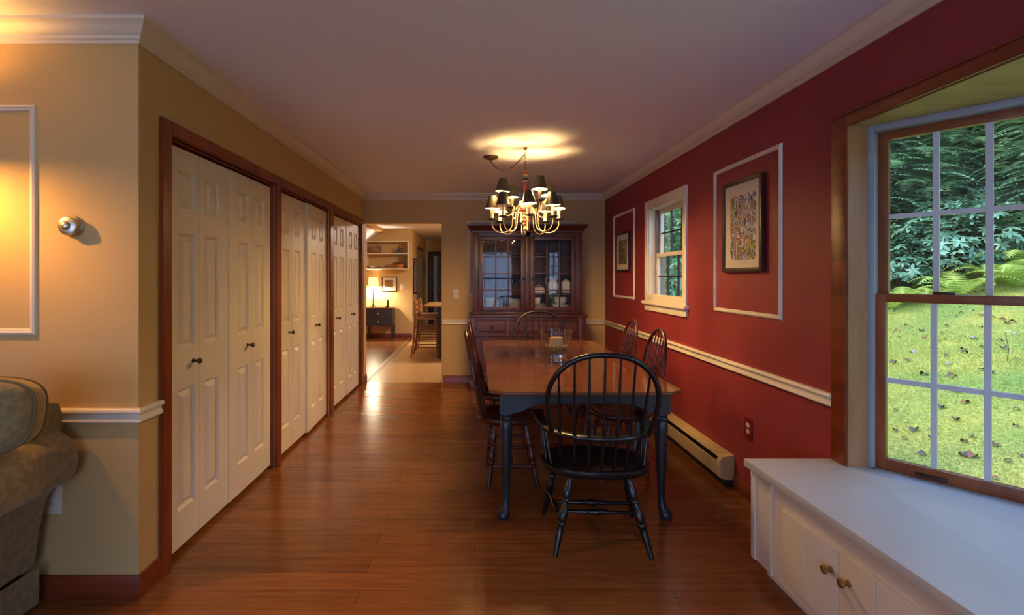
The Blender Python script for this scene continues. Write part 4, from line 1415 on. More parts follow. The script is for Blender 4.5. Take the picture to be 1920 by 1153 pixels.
# sloped ceiling on the left, with a boxed beam
bm = B(); extrude_poly(bm, [(-2.10, YB + .12, 2.44), (-2.10, YB + .12, 2.49), (kx0 - .1, YB + .12, 1.35), (kx0 - .1, YB + .12, 1.30)], (0, KY - YB - .12, 0))
struct('ceiling_sloped', bm, M['ceiling'], 'white sloped kitchen ceiling left of the beam', 'ceiling', smooth=0)
bm = B(); box(bm, -2.17, -2.04, YB + .12, KY, 2.367, H)
struct('trim_16', bm, M['tan'], 'tan boxed ceiling beam running toward the kitchen wall', 'beam', smooth=0)
bm = B(); box(bm, kx0 - .1, kx0, YB + .12, KY + .1, 0, 1.4)
box(bm, kx0 - .1, XL - .12, YB, YB + .12, 0, H)
struct('wall_knee', bm, M['tan'], 'low kitchen wall under the sloped ceiling', 'wall', smooth=0)
KW = (7.4, 9.4)
bm = B(); box(bm, kx1, kx1 + .1, YB, KW[0], 0, H); box(bm, kx1, kx1 + .1, KW[1], KY + .1, 0, H); box(bm, kx1, kx1 + .1, KW[0], KW[1], 0, .95); box(bm, kx1, kx1 + .1, KW[0], KW[1], 2.1, H)
struct('wall_sink', bm, M['tan'], 'kitchen side wall with a window, hidden behind the hutch wall', 'wall', smooth=0)
t = thing('window_3', 'white kitchen window in the side wall out of sight of the doorway', 'window', kind='structure')
bm = B(); frame_rect(bm, lambda u, v, d: (kx1 + .03 + d, u, v), KW[0], KW[1], .95, 2.1, .05, .04); bar(bm, lambda u, v, d: (kx1 + .03 + d, u, v), 8.38, 8.42, 1, 2.05, 0, .04)
obj('window_frame', bm, M['trim'], t)
bm = B(); box(bm, kx0, hxl, KY - .016, KY, 0, .10)
struct('baseboard_kitchen', bm, M['cherry_x'], 'red-brown baseboard of the kitchen wall behind the side table', 'baseboard', bevel=.004)
bm = B(); box(bm, hxl, hxl + .016, KY, HYE, 0, .10)
struct('baseboard_hall', bm, M['trim'], 'white baseboard along the left hall wall', 'baseboard', bevel=.004)

# side table
def kx(px, Y): return (px - 891) * Y / 930
t = thing('side_table', 'small blue-black two-drawer side table with a wood top in the kitchen', 'side table', (-2.09, 10.98, 0))
mb = mat('blue_black_paint', (52, 54, 58), (58, 60, 64), .4)
bm = B(); box(bm, -.355, .325, -.20, .205, .682, .704)
obj('table_top', bm, M['table'], t, bevel=.004)
bm = B(); box(bm, -.325, .285, -.175, .195, .30, .682)
obj('case', bm, mb, t, bevel=.003)
for sx_, sy_ in ((-1, -1), (1, -1), (-1, 1), (1, 1)):
    bm = B(); cx_, cy_ = -.02 + sx_ * .285, .01 + sy_ * .165
    rings(bm, [[V((cx_ + a * r, cy_ + b * r, z)) for a, b in ((-1, -1), (1, -1), (1, 1), (-1, 1))] for z, r in ((0, .017), (.32, .024))])
    obj('leg', bm, mb, t)
for z0_, z1_ in ((.505, .64), (.335, .47)):
    fd = lambda u, v, d: (u, -.178 - d, v)
    bm = B(); slab_with_panels(bm, fd, -.275, .235, z0_, z1_, .012, [(-.255, .215, z0_ + .02, z1_ - .02)], ((0, 0), (.004, -.008), (.02, -.008)))
    d_ = obj('drawer', bm, mb, t, 8)
    kn = B(); lathe(kn, [(.01, 0), (.007, .008), (.014, .016), (.016, .024), (.008, .03)], 14, (-.02, -.172, (z0_ + z1_) / 2), (0, -1, 0))
    obj('knob', kn, M['nickel'], d_, 50)
# table lamp
t = thing('table_lamp', 'lit table lamp with a white drum shade on the kitchen side table', 'lamp', (kx(700, 10.98), 10.98, .7045))
bm = B(); lathe(bm, [(.075, 0), (.077, .006), (.06, .014), (.04, .022), (.022, .05), (.012, .07), (.012, .36), (.016, .37), (.03, .385), (.016, .395), (.012, .43), (.012, .445)], 24)
obj('base', bm, mat('lamp_bronze', (62, 48, 38), (76, 60, 48), .35, .6), t, 50)
bm = B(); lathe(bm, [(.008, .445), (.012, .46), (.026, .50), (.028, .525), (.02, .55), (.004, .565)], 14)
obj('bulb', bm, glow('lamp_bulb', (255, 234, 196), 2000.), t, 60)
ms_ = fabric_shade('linen_shade', (250, 238, 215))
s = shade_shell('shade', .118, .096, .46, .665, t, ms_, ms_)
bm = B()
for k in range(3):
    a = 2 * PI * k / 3
    tube(bm, [(.004 * math.cos(a), .004 * math.sin(a), .575), (.098 * math.cos(a), .098 * math.sin(a), .64)], .0015, 5)
tube(bm, [(0, 0, .56), (0, 0, .59)], .004, 6)
obj('shade_ring', bm, M['brass'], t)
t = thing('cordless_phone', 'grey cordless phone standing in its cradle on the kitchen side table', 'phone', (kx(726.5, 10.9), 10.92, .7045))
bm = B(); box(bm, -.04, .04, -.035, .035, 0, .03)
obj('cradle', bm, M['slot'], t, bevel=.008)
bm = B(); rings(bm, [[V((a * .024, .012 + b * .012 - (z - .02) * -.12, z)) for a, b in ((-1, -1), (1, -1), (1, 1), (-1, 1))] for z in (.02, .17)])
obj('handset', bm, mat('grey_plastic', (58, 58, 62), (66, 66, 70), .4), t, bevel=.006)
bm = B(); box(bm, -.017, .017, -.0045, .0, .125, .15)
obj('screen', bm, mat('phone_screen', (120, 124, 130), None, .2), t)
bm = B(); box(bm, -.075, .075, -.05, .05, 0, .006)
tag(obj('notepad', bm, M['china'], None, bevel=.001, loc=(kx(706, 10.85), 10.84, .7045)), 'white notepad lying in front of the kitchen table lamp', 'notepad')
kf = lambda u, v, d: (u, KY - d, v)
framed('framed_print', 'square dark-framed colourful print on the kitchen wall beside the lamp', kf, kx(716.2, KY), kx(744.3, KY), 1.043, 1.378, .022, .022, (.07, .085, .095, .075), art3, M['frame_dark'])
cover('light_switch', 'ivory double switch plate on the kitchen wall right of the print', 'switch', kf, kx(754, KY), 1.362 - 17.5 * KY / 930, M['plate'], .095, .125, kind='switch')
# wall shelf box
t = thing('wall_shelf', 'white box shelf with two compartments on the kitchen wall above the lamp', 'shelf', ((-2.424 - 1.479) / 2, KY - .001, 1.541))
w2 = (2.424 - 1.479) / 2
bm = B()
frame_rect(bm, lambda u, v, d: (u, -d, v), -w2, w2, 0, .622, .018, .25)
obj('case', bm, M['trim'], t, bevel=.002)
bm = B(); box(bm, -w2 + .018, w2 - .018, -.245, -.001, .335, .355)
obj('shelf_board', bm, M['trim'], t, bevel=.002)
sxc = (-2.424 - 1.479) / 2
def on_shelf(px): return kx(px, 11.05)
zt_, zb_ = 1.541 + .3555, 1.541 + .0185
t = thing('woven_basket', 'stack-shaped brown woven basket on the upper kitchen shelf', 'basket', (on_shelf(705), 11.06, zt_))
bm = B(); lathe(bm, [(.085, 0), (.095, .01), (.1, .05), (.098, .06), (.104, .07), (.104, .1), (.1, .11), (.108, .125), (.108, .15), (.098, .15), (.09, .02), (.001, .015)], 28)
obj('basket_body', bm, mat('basket_weave', (90, 56, 38), (140, 100, 78), .7, scale=(8, 8, 90)), t, 50)
bm = B(); lathe(bm, [(.11, .15), (.114, .156), (.06, .166), (.001, .168)], 28)
obj('lid', bm, mat('basket_lid', (110, 70, 48), (130, 88, 62), .6), t, 50)
t = thing('flat_iron', 'antique grey flat iron standing on end on the upper kitchen shelf', 'iron', (on_shelf(748), 11.06, zt_))
bm = B(); rings(bm, [[V((x * k, y, z)) for x, y in ((-1, -.012), (1, -.012), (1, .018), (-1, .018))] for z, k in ((0, .055), (.06, .046), (.12, .026), (.155, .004))])
obj('sole', bm, mat('iron_grey', (74, 76, 84), (90, 92, 100), .45, .6), t, bevel=.002)
bm = B(); tube(bm, [(.03, 0, .03), (.075, 0, .03), (.08, 0, .06), (.08, 0, .1), (.07, 0, .115), (.03, 0, .1)], .009, 8)
obj('handle', bm, M['slot'], t, 60)
tag(obj('shallow_dish', bowl_bm(.075), M['china'], None, 50, loc=(on_shelf(697.5), 11.06, zb_)), 'shallow white dish at the left of the lower kitchen shelf', 'dish')
tag(obj('pottery_bowl', bowl_bm(.085), mat('stoneware', (170, 150, 124), (184, 164, 138), .5), None, 50, loc=(on_shelf(714.5), 11.06, zb_)), 'pale stoneware bowl in the middle of the lower kitchen shelf', 'bowl')
o = thing('banded_bowl', 'large caramel bowl with dark bands at the right of the lower kitchen shelf', 'bowl', (on_shelf(749), 11.06, zb_))
bm = B(); lathe(bm, [(.06, 0), (.062, .006), (.1, .04), (.135, .085), (.132, .085), (.096, .044), (.055, .012), (.001, .01)], 32)
obj('bowl_body', bm, mat('caramel_glaze', (178, 108, 56), (196, 126, 70), .3), o, 50)
bm = B(); lathe(bm, [(.1355, .0855), (.143, .125), (.145, .13), (.138, .13), (.1305, .0855)], 32)
obj('rim_band', bm, mat('dark_glaze', (82, 44, 26), (96, 54, 34), .3), o, 50)

# hall: door, pictures, glazed door at the end
hf = lambda u, v, d: (hxl + d, u, v)
t = thing('door_7', 'pale olive hallway door with a brass lever', 'door', kind='structure')
ya, yb = 1.42 * 930 / (891 - 782), 1.42 * 930 / (891 - 791.5)
bm = B()
for a, b, c_, e in ((ya - .07, ya, 0, 2.05), (yb, yb + .07, 0, 2.05), (ya - .07, yb + .07, 2.05, 2.12)): bar(bm, hf, a, b, c_, e, 0, .02)
obj('door_casing', bm, mat('hall_casing', (74, 52, 34), (86, 62, 42), .45), t, bevel=.003)
bm = B(); bar(bm, hf, ya, yb, .01, 2.05, .002, .012)
obj('door_leaf', bm, mat('olive_door', (150, 146, 112), (156, 152, 118), .5), t)
bm = B(); tube(bm, [(hxl + .012, ya + .07, 1.0), (hxl + .05, ya + .07, 1.0), (hxl + .05, ya + .18, 1.0)], .01, 8)
obj('lever', bm, M['brass'], t, 60)
art4 = art_mat('hall_photos', [(40, 36, 36), (150, 150, 160), (70, 62, 60), (190, 190, 196), (50, 46, 46)], 9., .4, 1.)
framed('framed_print', 'tall narrow dark-framed photo strip on the hall wall before the olive door', hf, 11.36, 11.86, .98, 1.80, .04, .025, (.09, .09, .06, .06), art4, M['frame_dark'])
framed('framed_print', 'dark-framed picture on the hall wall beyond the olive door', hf, 13.35, 13.95, 1.40, 1.80, .04, .03, (.09, .09, .08, .08), art2, M['frame_dark'])
ef = lambda u, v, d: (u, HYE - d, v)
t = thing('door_8', 'dark wood door frame at the end of the hall with a glazed door coloured daylight blue', 'door', kind='structure')
e0 = kx(802.5, HYE)
bm = B()
for a, b, c_, e in ((e0, e0 + .16, 0, 2.1), (e0 + .16, hxr, 1.98, 2.1), (hxr - .3, hxr, 0, 1.98)): bar(bm, ef, a, b, c_, e, 0, .03)
obj('door_casing', bm, mat('dark_casing', (58, 34, 20), (70, 42, 26), .4), t, bevel=.003)
bm = B(); bar(bm, ef, kx(819.5, HYE), hxr - .3, .01, 1.98, .003, .02)
obj('door_leaf', bm, mat('dark_leaf', (86, 62, 34), (96, 70, 40), .45), t)
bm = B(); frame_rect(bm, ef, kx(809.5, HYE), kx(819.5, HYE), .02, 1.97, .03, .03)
l_ = obj('glazed_leaf', bm, mat('daylit_leaf_blue', (178, 204, 216), (186, 210, 222), .4), t)  # pale blue stands in for outside daylight on the leaf
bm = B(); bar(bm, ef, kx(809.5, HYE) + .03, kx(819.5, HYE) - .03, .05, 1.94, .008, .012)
obj('pane', bm, mat('daylit_pane_blue', (150, 182, 196), (168, 198, 210), .25, scale=(1, 1, 2)), l_)  # opaque pane, the daylight behind it painted in as blue
bm = B(); lathe(bm, [(.02, 0), (.012, .01), (.012, .03), (.028, .045), (.03, .06), (.018, .072), (.002, .075)], 16, (kx(820.5, HYE) + .03, HYE - .02, 1.0), (0, -1, 0))
obj('knob', bm, M['brass'], t, 50)

# kitchen island and stools
t = thing('kitchen_island', 'kitchen island with a wood counter and dark green end panel, cut by the doorway', 'island', (-.1, 8.87, 0))
bm = B(); box(bm, -.764, .75, -.62, .63, .862, .894)
obj('counter', bm, mat('butcher_block', (150, 112, 62), (172, 132, 78), .3, scale=(3, 40, 10)), t, bevel=.005)
bm = B(); box(bm, -.51, .70, -.58, .60, 0, .862)
obj('base', bm, mat('dark_green_paint', (34, 42, 36), (40, 48, 42), .45), t, bevel=.004)
def stool(loc, label):
    t = thing('counter_stool', label, 'stool', loc, 0, 'stools at the kitchen island')
    mw_ = mat('stool_wood', (146, 84, 40), (168, 102, 54), .35, scale=(20, 20, 4))
    for s in (-1, 1):
        y = s * .195
        bm = B(); tube(bm, [(-.245, y, 0), (-.19, y, .35), (-.175, y, .66), (-.178, y, .82), (-.19, y, .955)], [.013, .016, .016, .015, .012], 10)
        tube(bm, [(-.19, y, .955), (-.191, y, .968)], [.015, .008], 10)
        obj('back_post', bm, mw_, t, 60)
        bm = B(); tube(bm, [(.205, y, 0), (.195, y, .35), (.185, y, .655)], [.012, .016, .015], 10)
        obj('leg', bm, mw_, t, 60)
        for z, xa, xb in ((.17, -.218, .20), (.30, -.20, .197), (.44, -.185, .193)):
            bm = B(); tube(bm, [(xa, y, z), ((xa + xb) / 2, y, z), (xb, y, z)], [.008, .0105, .008], 8)
            obj('rung', bm, mw_, t, 60)
    for z, x in ((.22, .20), (.40, .194), (.24, -.21), (.50, -.183)):
        bm = B(); tube(bm, [(x, -.195, z), (x, 0, z), (x, .195, z)], [.008, .0105, .008], 8)
        obj('rung', bm, mw_, t, 60)
    for z in (.74, .83, .92):
        bm = B(); tube(bm, [(-.176, -.19, z), (-.196, -.08, z), (-.196, .08, z), (-.176, .19, z)], .006, 8, up=(0, 0, 1), ry=.026)
        obj('back_slat', bm, mw_, t, 60)
    bm = B(); loft(bm, [(0.005, 0, .642, .185, .2), (0.005, 0, .65, .2, .212), (0.005, 0, .668, .2, .212), (0.005, 0, .676, .185, .2), (0.005, 0, .668, .05, .05)], 32, power=.3)
    obj('woven_seat', bm, mat('rush_seat', (150, 118, 96), (196, 164, 138), .8, scale=(90, 90, 90), bump=.4, bscale=(120, 120, 120)), t, 50)
    return t
s0 = stool((-.845, 8.615, 0), 'wooden ladder-back stool with a woven seat at the island, nearer the doorway')
dup(s0, (-.865, 9.43, 0), 0, 'wooden ladder-back stool with a woven seat at the island, farther from the doorway')
# unseen ceiling light, added to brighten the kitchen
t = thing('ceiling_fill_light', 'round flush ceiling light, unseen, added to brighten the kitchen', 'ceiling light', (.55, 8.9, H - .001))
bm = B(); lathe(bm, [(.17, -.025), (.18, -.02), (.18, 0), (.001, 0)], 32)
obj('pan', bm, M['trim'], t, 50)
bm = B(); lathe(bm, [(.001, -.10), (.07, -.093), (.13, -.07), (.165, -.026)], 32, caps=False)
obj('diffuser', bm, glow('kitchen_fill_diffuser', (255, 240, 224), 270.), t, 60, fix=False)
# ================================================================== outdoors
def gz(x, y):
    s = max(0., x - 2.3)
    return -.45 + .220 * s + .012 * max(0, s - 4) ** 1.6 + .06 * math.sin(x * .9 + y * .5) * min(1, s / 3)
gn = 70
xs = np.linspace(1.82, 40, gn); ys = np.linspace(-22, 45, gn)
vv = [(x, y, gz(x, y)) for x in xs for y in ys]
ff_ = [(i * gn + j, (i + 1) * gn + j, (i + 1) * gn + j + 1, i * gn + j + 1) for i in range(gn - 1) for j in range(gn - 1)]
m, nt, N, L, b = new_mat('mossy_lawn')
tc = N.new('ShaderNodeTexCoord')
n1 = N.new('ShaderNodeTexNoise'); n1.inputs['Scale'].default_value = .9; n1.inputs['Detail'].default_value = 5
n2 = N.new('ShaderNodeTexNoise'); n2.inputs['Scale'].default_value = 38; n2.inputs['Detail'].default_value = 4
L.new(tc.outputs['Object'], n1.inputs['Vector']); L.new(tc.outputs['Object'], n2.inputs['Vector'])
r1 = N.new('ShaderNodeValToRGB'); r1.color_ramp.elements[0].position = .35; r1.color_ramp.elements[1].position = .68
r1.color_ramp.elements[0].color = lin((126, 150, 68)); r1.color_ramp.elements[1].color = lin((186, 176, 76))
L.new(n1.outputs['Fac'], r1.inputs[0])
r2 = N.new('ShaderNodeValToRGB'); r2.color_ramp.elements[0].position = .3; r2.color_ramp.elements[1].position = .7
r2.color_ramp.elements[0].color = (.45, .45, .45, 1); r2.color_ramp.elements[1].color = (1, 1, 1, 1)
L.new(n2.outputs['Fac'], r2.inputs[0])
mx = N.new('ShaderNodeMix'); mx.data_type = 'RGBA'; mx.blend_type = 'MULTIPLY'; mx.inputs['Factor'].default_value = 1
L.new(r1.outputs[0], mx.inputs['A']); L.new(r2.outputs[0], mx.inputs['B']); L.new(mx.outputs['Result'], b.inputs['Base Color'])
b.inputs['Roughness'].default_value = .9
bp = N.new('ShaderNodeBump'); bp.inputs['Strength'].default_value = .8; bp.inputs['Distance'].default_value = .03
L.new(n2.outputs['Fac'], bp.inputs['Height']); L.new(bp.outputs[0], b.inputs['Normal'])
o = mesh_np('lawn', vv, ff_, m); o.data.polygons.foreach_set('use_smooth', [True] * len(o.data.polygons))
tag(o, 'mossy yellow-green lawn rising away from the bay window', 'lawn', kind='structure')

rng = np.random.default_rng(5)
def blades(n, region, h, w, m, name, label, cat):
    x0_, x1_, y0_, y1_ = region
    P = np.stack([rng.uniform(x0_, x1_, n), rng.uniform(y0_, y1_, n)], 1)
    r = P[:, 1] / P[:, 0]
    keep = (r > .55) & (r < 1.9) | (P[:, 0] < 4)
    P = P[keep]; n = len(P)
    z = np.array([gz(a, b_) for a, b_ in P.tolist()])
    a = rng.uniform(0, 2 * PI, n); hh = h * rng.uniform(.5, 1.2, n); ww = w * rng.uniform(.7, 1.3, n)
    lean = rng.normal(0, .55, (n, 2)) * hh[:, None]
    v = np.zeros((n, 3, 3), np.float32)
    v[:, 0] = np.stack([P[:, 0] - ww * np.cos(a), P[:, 1] - ww * np.sin(a), z - .004], 1)
    v[:, 1] = np.stack([P[:, 0] + ww * np.cos(a), P[:, 1] + ww * np.sin(a), z - .004], 1)
    v[:, 2] = np.stack([P[:, 0] + lean[:, 0], P[:, 1] + lean[:, 1], z + hh], 1)
    o = mesh_np(name, v.reshape(-1, 3), np.arange(n * 3).reshape(-1, 3), m)
    return tag(o, label, cat, kind='stuff')
blades(170000, (2.6, 9.5, 2.6, 11.5), .032, .0035, leaf_mat('grass_blade', (136, 158, 72), (188, 180, 88), .6, 1.2, .35), 'grass', 'short mossy grass on the lawn outside the bay window', 'grass')

leafm = [mat('dead_leaf_brown', (68, 42, 26), (94, 62, 42), .6), mat('dead_leaf_grey', (120, 116, 118), (140, 134, 134), .5), mat('dead_leaf_red', (108, 50, 34), (130, 70, 50), .6), mat('dead_leaf_dark', (56, 44, 40), (74, 58, 50), .6)]
protos = []
for k, nm in enumerate(('tan-brown', 'pale grey', 'rusty red', 'dark brown')):
    bm = B()
    pts = []
    for i in range(9):
        u = i / 8
        pts.append((u, .32 * math.sin(PI * u) ** .8))
    top_ = [bm.verts.new((.07 * (u - .5), .07 * w, .012 * math.cos(PI * (u - .5) * 1.6) + .012 * w * 2)) for u, w in pts]
    bot_ = [bm.verts.new((.07 * (u - .5), -.07 * w, .012 * math.cos(PI * (u - .5) * 1.6) + .010 * w)) for u, w in pts]
    mid_ = [bm.verts.new((.07 * (u - .5), 0, .010 * math.cos(PI * (u - .5) * 1.6) - .004)) for u, w in pts]
    for i in range(8):
        bm.faces.new((mid_[i], mid_[i + 1], top_[i + 1], top_[i])); bm.faces.new((bot_[i], bot_[i + 1], mid_[i + 1], mid_[i]))
    bmesh.ops.remove_doubles(bm, verts=bm.verts, dist=1e-4)
    protos.append(tag(obj('fallen_leaf', bm, leafm[k], None, 60, fix=False), nm + ' fallen leaf lying on the lawn outside the bay window', 'leaf', 'fallen leaves on the lawn'))
rl = random.Random(8)
for i in range(110):
    k = i if i < 4 else rl.choice((0, 0, 1, 1, 2, 3, 3))
    o = protos[k] if i < 4 else protos[k].copy()
    if i >= 4: C.objects.link(o)
    y = 3.6 + 5.6 * rl.random() ** 1.1
    x = y * rl.uniform(.76, 1.16)
    s = rl.uniform(.7, 1.5)
    o.location = (x, y, gz(x, y) + .018)
    o.scale = (s, s, s)
    o.rotation_euler = (rl.uniform(-.3, .3), rl.uniform(-.3, .3), rl.uniform(0, 6.3))

# ---- leaves as arrays
def basis(d, nrm):
    d = d / np.linalg.norm(d)
    s = np.cross(d, nrm); s /= (np.linalg.norm(s) + 1e-9)
    return d, s, np.cross(s, d)
def whorl_bush(name, label, cx_, cy_, rx, ry, hgt, n, leaf, m, zb=None, ms=None):
    z0_ = gz(cx_, cy_) if zb is None else zb
    t = thing(name, label, 'bush', (cx_, cy_, z0_))
    V_, F_ = [], []
    for i in range(n):
        th_ = rng.uniform(0, 2 * PI); ph = math.acos(rng.uniform(-.25, 1))
        k = rng.uniform(.62, 1.0)
        dirv = np.array([math.sin(ph) * math.cos(th_), math.sin(ph) * math.sin(th_), math.cos(ph)])
        lump = 1 + .16 * math.sin(th_ * 3 + ph * 5) + .1 * math.sin(th_ * 7)
        c_ = np.array([rx * dirv[0], ry * dirv[1], hgt * .32 + hgt * .62 * dirv[2]]) * np.array([k * lump, k * lump, k])
        c_[2] = max(c_[2], .12)
        axis = dirv * .6 + np.array([0, 0, .8]) + rng.normal(0, .25, 3); axis /= np.linalg.norm(axis)
        e1 = np.cross(axis, [.3, .9, .1]); e1 /= np.linalg.norm(e1); e2 = np.cross(axis, e1)
        nl = rng.integers(6, 9)
        for j in range(nl):
            a = 2 * PI * j / nl + rng.uniform(-.25, .25)
            out_ = e1 * math.cos(a) + e2 * math.sin(a)
            d = out_ + axis * rng.uniform(-.25, .35)
            d, s, up_ = basis(d, axis)
            L_ = leaf * rng.uniform(.75, 1.2); W_ = L_ * .17
            b0 = len(V_)
            p = c_
            dr_ = -up_ * 0 - axis * 0
            V_ += [p, p + d * L_ * .35 + s * W_ + up_ * .01, p + d * L_ * .7 + s * W_ * .85 - axis * L_ * .04, p + d * L_ - axis * L_ * .12,
                   p + d * L_ * .7 - s * W_ * .85 - axis * L_ * .04, p + d * L_ * .35 - s * W_ + up_ * .01]
            F_ += [(b0, b0 + 5, b0 + 4, b0 + 1), (b0 + 1, b0 + 4, b0 + 3, b0 + 2)]
    mesh_np('foliage', V_, F_, m, t)
    bm = B()
    for i in range(9):
        a = i * 2.4; r_ = rx * (.25 + .45 * ((i * 37) % 10) / 10)
        tube(bm, [(.05 * math.cos(a), .05 * math.sin(a), -.1), (r_ * .5 * math.cos(a), r_ * .5 * math.sin(a), hgt * .35), (r_ * math.cos(a), r_ * math.sin(a), hgt * .7)], [.022, .016, .008], 6)
    obj('stem', bm, M['bark'], t, 60)
    return t
M['bark'] = mat('bark', (66, 54, 44), (92, 78, 64), .9, scale=(14, 14, 3), bump=.4)
M['rhodo'] = leaf_mat('rhododendron_leaf', (70, 108, 76), (118, 152, 120), .32, 1.6, .12)
M['rhodo2'] = leaf_mat('laurel_leaf', (96, 140, 84), (160, 188, 136), .3, 2.2, .2)
whorl_bush('rhododendron_bush', 'large rhododendron bush with whorled glossy leaves beyond the lawn', 9.85, 10.2, 1.15, 1.15, 1.78, 640, .155, M['rhodo'])
whorl_bush('rhododendron_bush', 'smaller rhododendron bush left of the large one, in front of the hemlocks', 9.05, 10.45, .7, .7, 1.15, 240, .145, M['rhodo'])
whorl_bush('laurel_bush', 'tall leafy bush close outside the small window', 3.05, 7.5, .8, 1.0, 3.6, 900, .12, M['rhodo2'], ms=1)
whorl_bush('laurel_bush', 'leafy bush behind the one outside the small window', 4.2, 9.6, 1.0, 1.1, 3.9, 700, .13, M['rhodo2'])

# ---- hemlocks: layered drooping sprays
M['hemlock'] = leaf_mat('hemlock_needles', (76, 118, 80), (172, 202, 156), .55, .8, .25)
M['hemlock2'] = leaf_mat('hemlock_needles_pale', (94, 136, 80), (190, 212, 156), .55, .8, .3)
def hemlock(x, y, hgt, rad, nb, m, label, big=1.):
    z0_ = gz(x, y)
    t = thing('hemlock_tree', label, 'tree', (x, y, z0_), group='hemlocks beyond the lawn')
    n = nb
    u = rng.uniform(.01, .99, n)
    z = hgt * u
    rr = rad * (1 - u) ** .75 + .12
    a = rng.uniform(0, 2 * PI, n)
    r0_ = rr * rng.uniform(.15, .88, n)
    p = np.stack([np.cos(a) * r0_, np.sin(a) * r0_, z - r0_ * .22], 1)
    a2 = a + rng.uniform(-.75, .75, n)
    d = np.stack([np.cos(a2), np.sin(a2), np.zeros(n)], 1)
    s = np.stack([-d[:, 1], d[:, 0], np.zeros(n)], 1)
    L_ = rng.uniform(.40, .78, n) * big
    dr = rng.uniform(.2, .55, n)
    up3 = np.array([0, 0, 1.])
    tri = []
    for k in range(9):
        q_ = (k + .6) / 9
        q = p + d * (L_ * q_)[:, None] - up3 * (dr * L_ * q_ * q_)[:, None]
        w = L_ * (.30 * (1 - q_) ** .75 + .035)
        hw = (L_ * .042)[:, None]
        for sg in (-1, 1):
            tip = q + s * (sg * w)[:, None] + d * (w * .75)[:, None] - up3 * (w * .3 + rng.normal(0, .012, n))[:, None]
            tri.append(np.stack([q - d * hw, q + d * hw + up3 * .004, tip], 1))
    V_ = np.concatenate(tri).reshape(-1, 3)
    F_ = np.arange(len(V_)).reshape(-1, 3)
    mesh_np('foliage', V_, F_, m, t)
    bm = B(); tube(bm, [(0, 0, -.2), (.03, 0, hgt * .5), (0, 0, hgt)], [.14, .09, .015], 8)
    for i in range(40):
        u = rng.uniform(.04, .9); a = rng.uniform(0, 2 * PI); rr = rad * (1 - u) ** .75 * .8
        tube(bm, [(0, 0, hgt * u), (rr * .6 * math.cos(a), rr * .6 * math.sin(a), hgt * u - rr * .08), (rr * math.cos(a), rr * math.sin(a), hgt * u - rr * .28)], [.02, .012, .004], 5)
    obj('trunk', bm, M['bark'], t, 60)
spots = [(10.2, 12.6, 7.5, 2.3, 0, 'dark hemlock directly behind the large rhododendron'), (12.2, 11.8, 8.0, 2.4, 1, 'pale-tipped hemlock right of the rhododendron'), (8.6, 13.0, 7.5, 2.2, 1, 'hemlock behind the smaller rhododendron, at the left of the bay view'),
         (12.6, 9.6, 8, 2.4, 0, 'dark hemlock past the ferns at the right of the bay view'), (14.4, 13.6, 9.5, 2.8, 0, 'tall hemlock in the second row behind the rhododendron'), (11.0, 15.6, 9.5, 2.8, 0, 'tall hemlock in the second row at the left'),
         (6.2, 14.0, 8, 2.3, 0, 'hemlock seen past the bush outside the small window'), (13.6, 6.8, 8.5, 2.5, 1, 'hemlock beyond the lawn, out past the bay'), (13.8, 3.4, 8.5, 2.5, 0, 'hemlock facing the middle of the bay'), (14, -.6, 9, 2.6, 1, 'hemlock beyond the near end of the bay'), (16.6, 10.6, 10, 3, 0, 'tall hemlock in the second row at the right')]
for x, y, h_, r_, k, lb in spots:
    hemlock(x, y, h_, r_, int(3600 * r_ / 2.3), M['hemlock2'] if k else M['hemlock'], lb)

for i, (x, y) in enumerate(((12.5, 21.5), (17.0, 18.5), (20.5, 15.0), (22.0, 11.0), (22.5, 6.5), (22, 2.0), (21.5, -3.5), (7.5, 21), (16, 25.5), (24, 20), (29, 14.5), (30, 6), (29, -3))):
    hemlock(x, y, 13, 3.3, 2900, M['hemlock'], 'dark hemlock deep in the woods behind the first rows', 2.1)
# ---- ferns
M['fern'] = leaf_mat('fern_frond', (146, 172, 70), (196, 206, 110), .6, 2., .4)
def fern(x, y, sz, nfr, label, seed):
    r_ = np.random.default_rng(seed)
    z0_ = gz(x, y)
    t = thing('fern_bush', label, 'fern', (x, y, z0_))
    for i in range(nfr):
        V_, F_ = [], []
        a = 2 * PI * i / nfr + r_.uniform(-.3, .3)
        d = np.array([math.cos(a), math.sin(a), 0]); s = np.array([-math.sin(a), math.cos(a), 0])
        L_ = sz * r_.uniform(.75, 1.15); up_ = r_.uniform(.75, 1.0)
        n_ = 22
        pts = [d * L_ * u * .9 + np.array([0, 0, L_ * up_ * (1.55 * u - 1.25 * u * u)]) for u in np.linspace(0, 1, n_)]
        for k in range(1, n_ - 1):
            u = k / n_
            w = L_ * .20 * math.sin(PI * min(1, u * 1.02 + .04)) ** .7 * (1.15 - .6 * u)
            tg = pts[k + 1] - pts[k]
            for sg in (-1, 1):
                b0 = len(V_)
                V_ += [pts[k] - tg * .42, pts[k] + tg * .42, pts[k] + s * sg * w + tg * .8 + np.array([0, 0, -w * .2])]
                F_.append((b0, b0 + 1, b0 + 2))
            b0 = len(V_)
            V_ += [pts[k] - s * .003, pts[k] + s * .003, pts[k + 1]]
            F_.append((b0, b0 + 1, b0 + 2))
        mesh_np('frond', V_, F_, M['fern'], t)
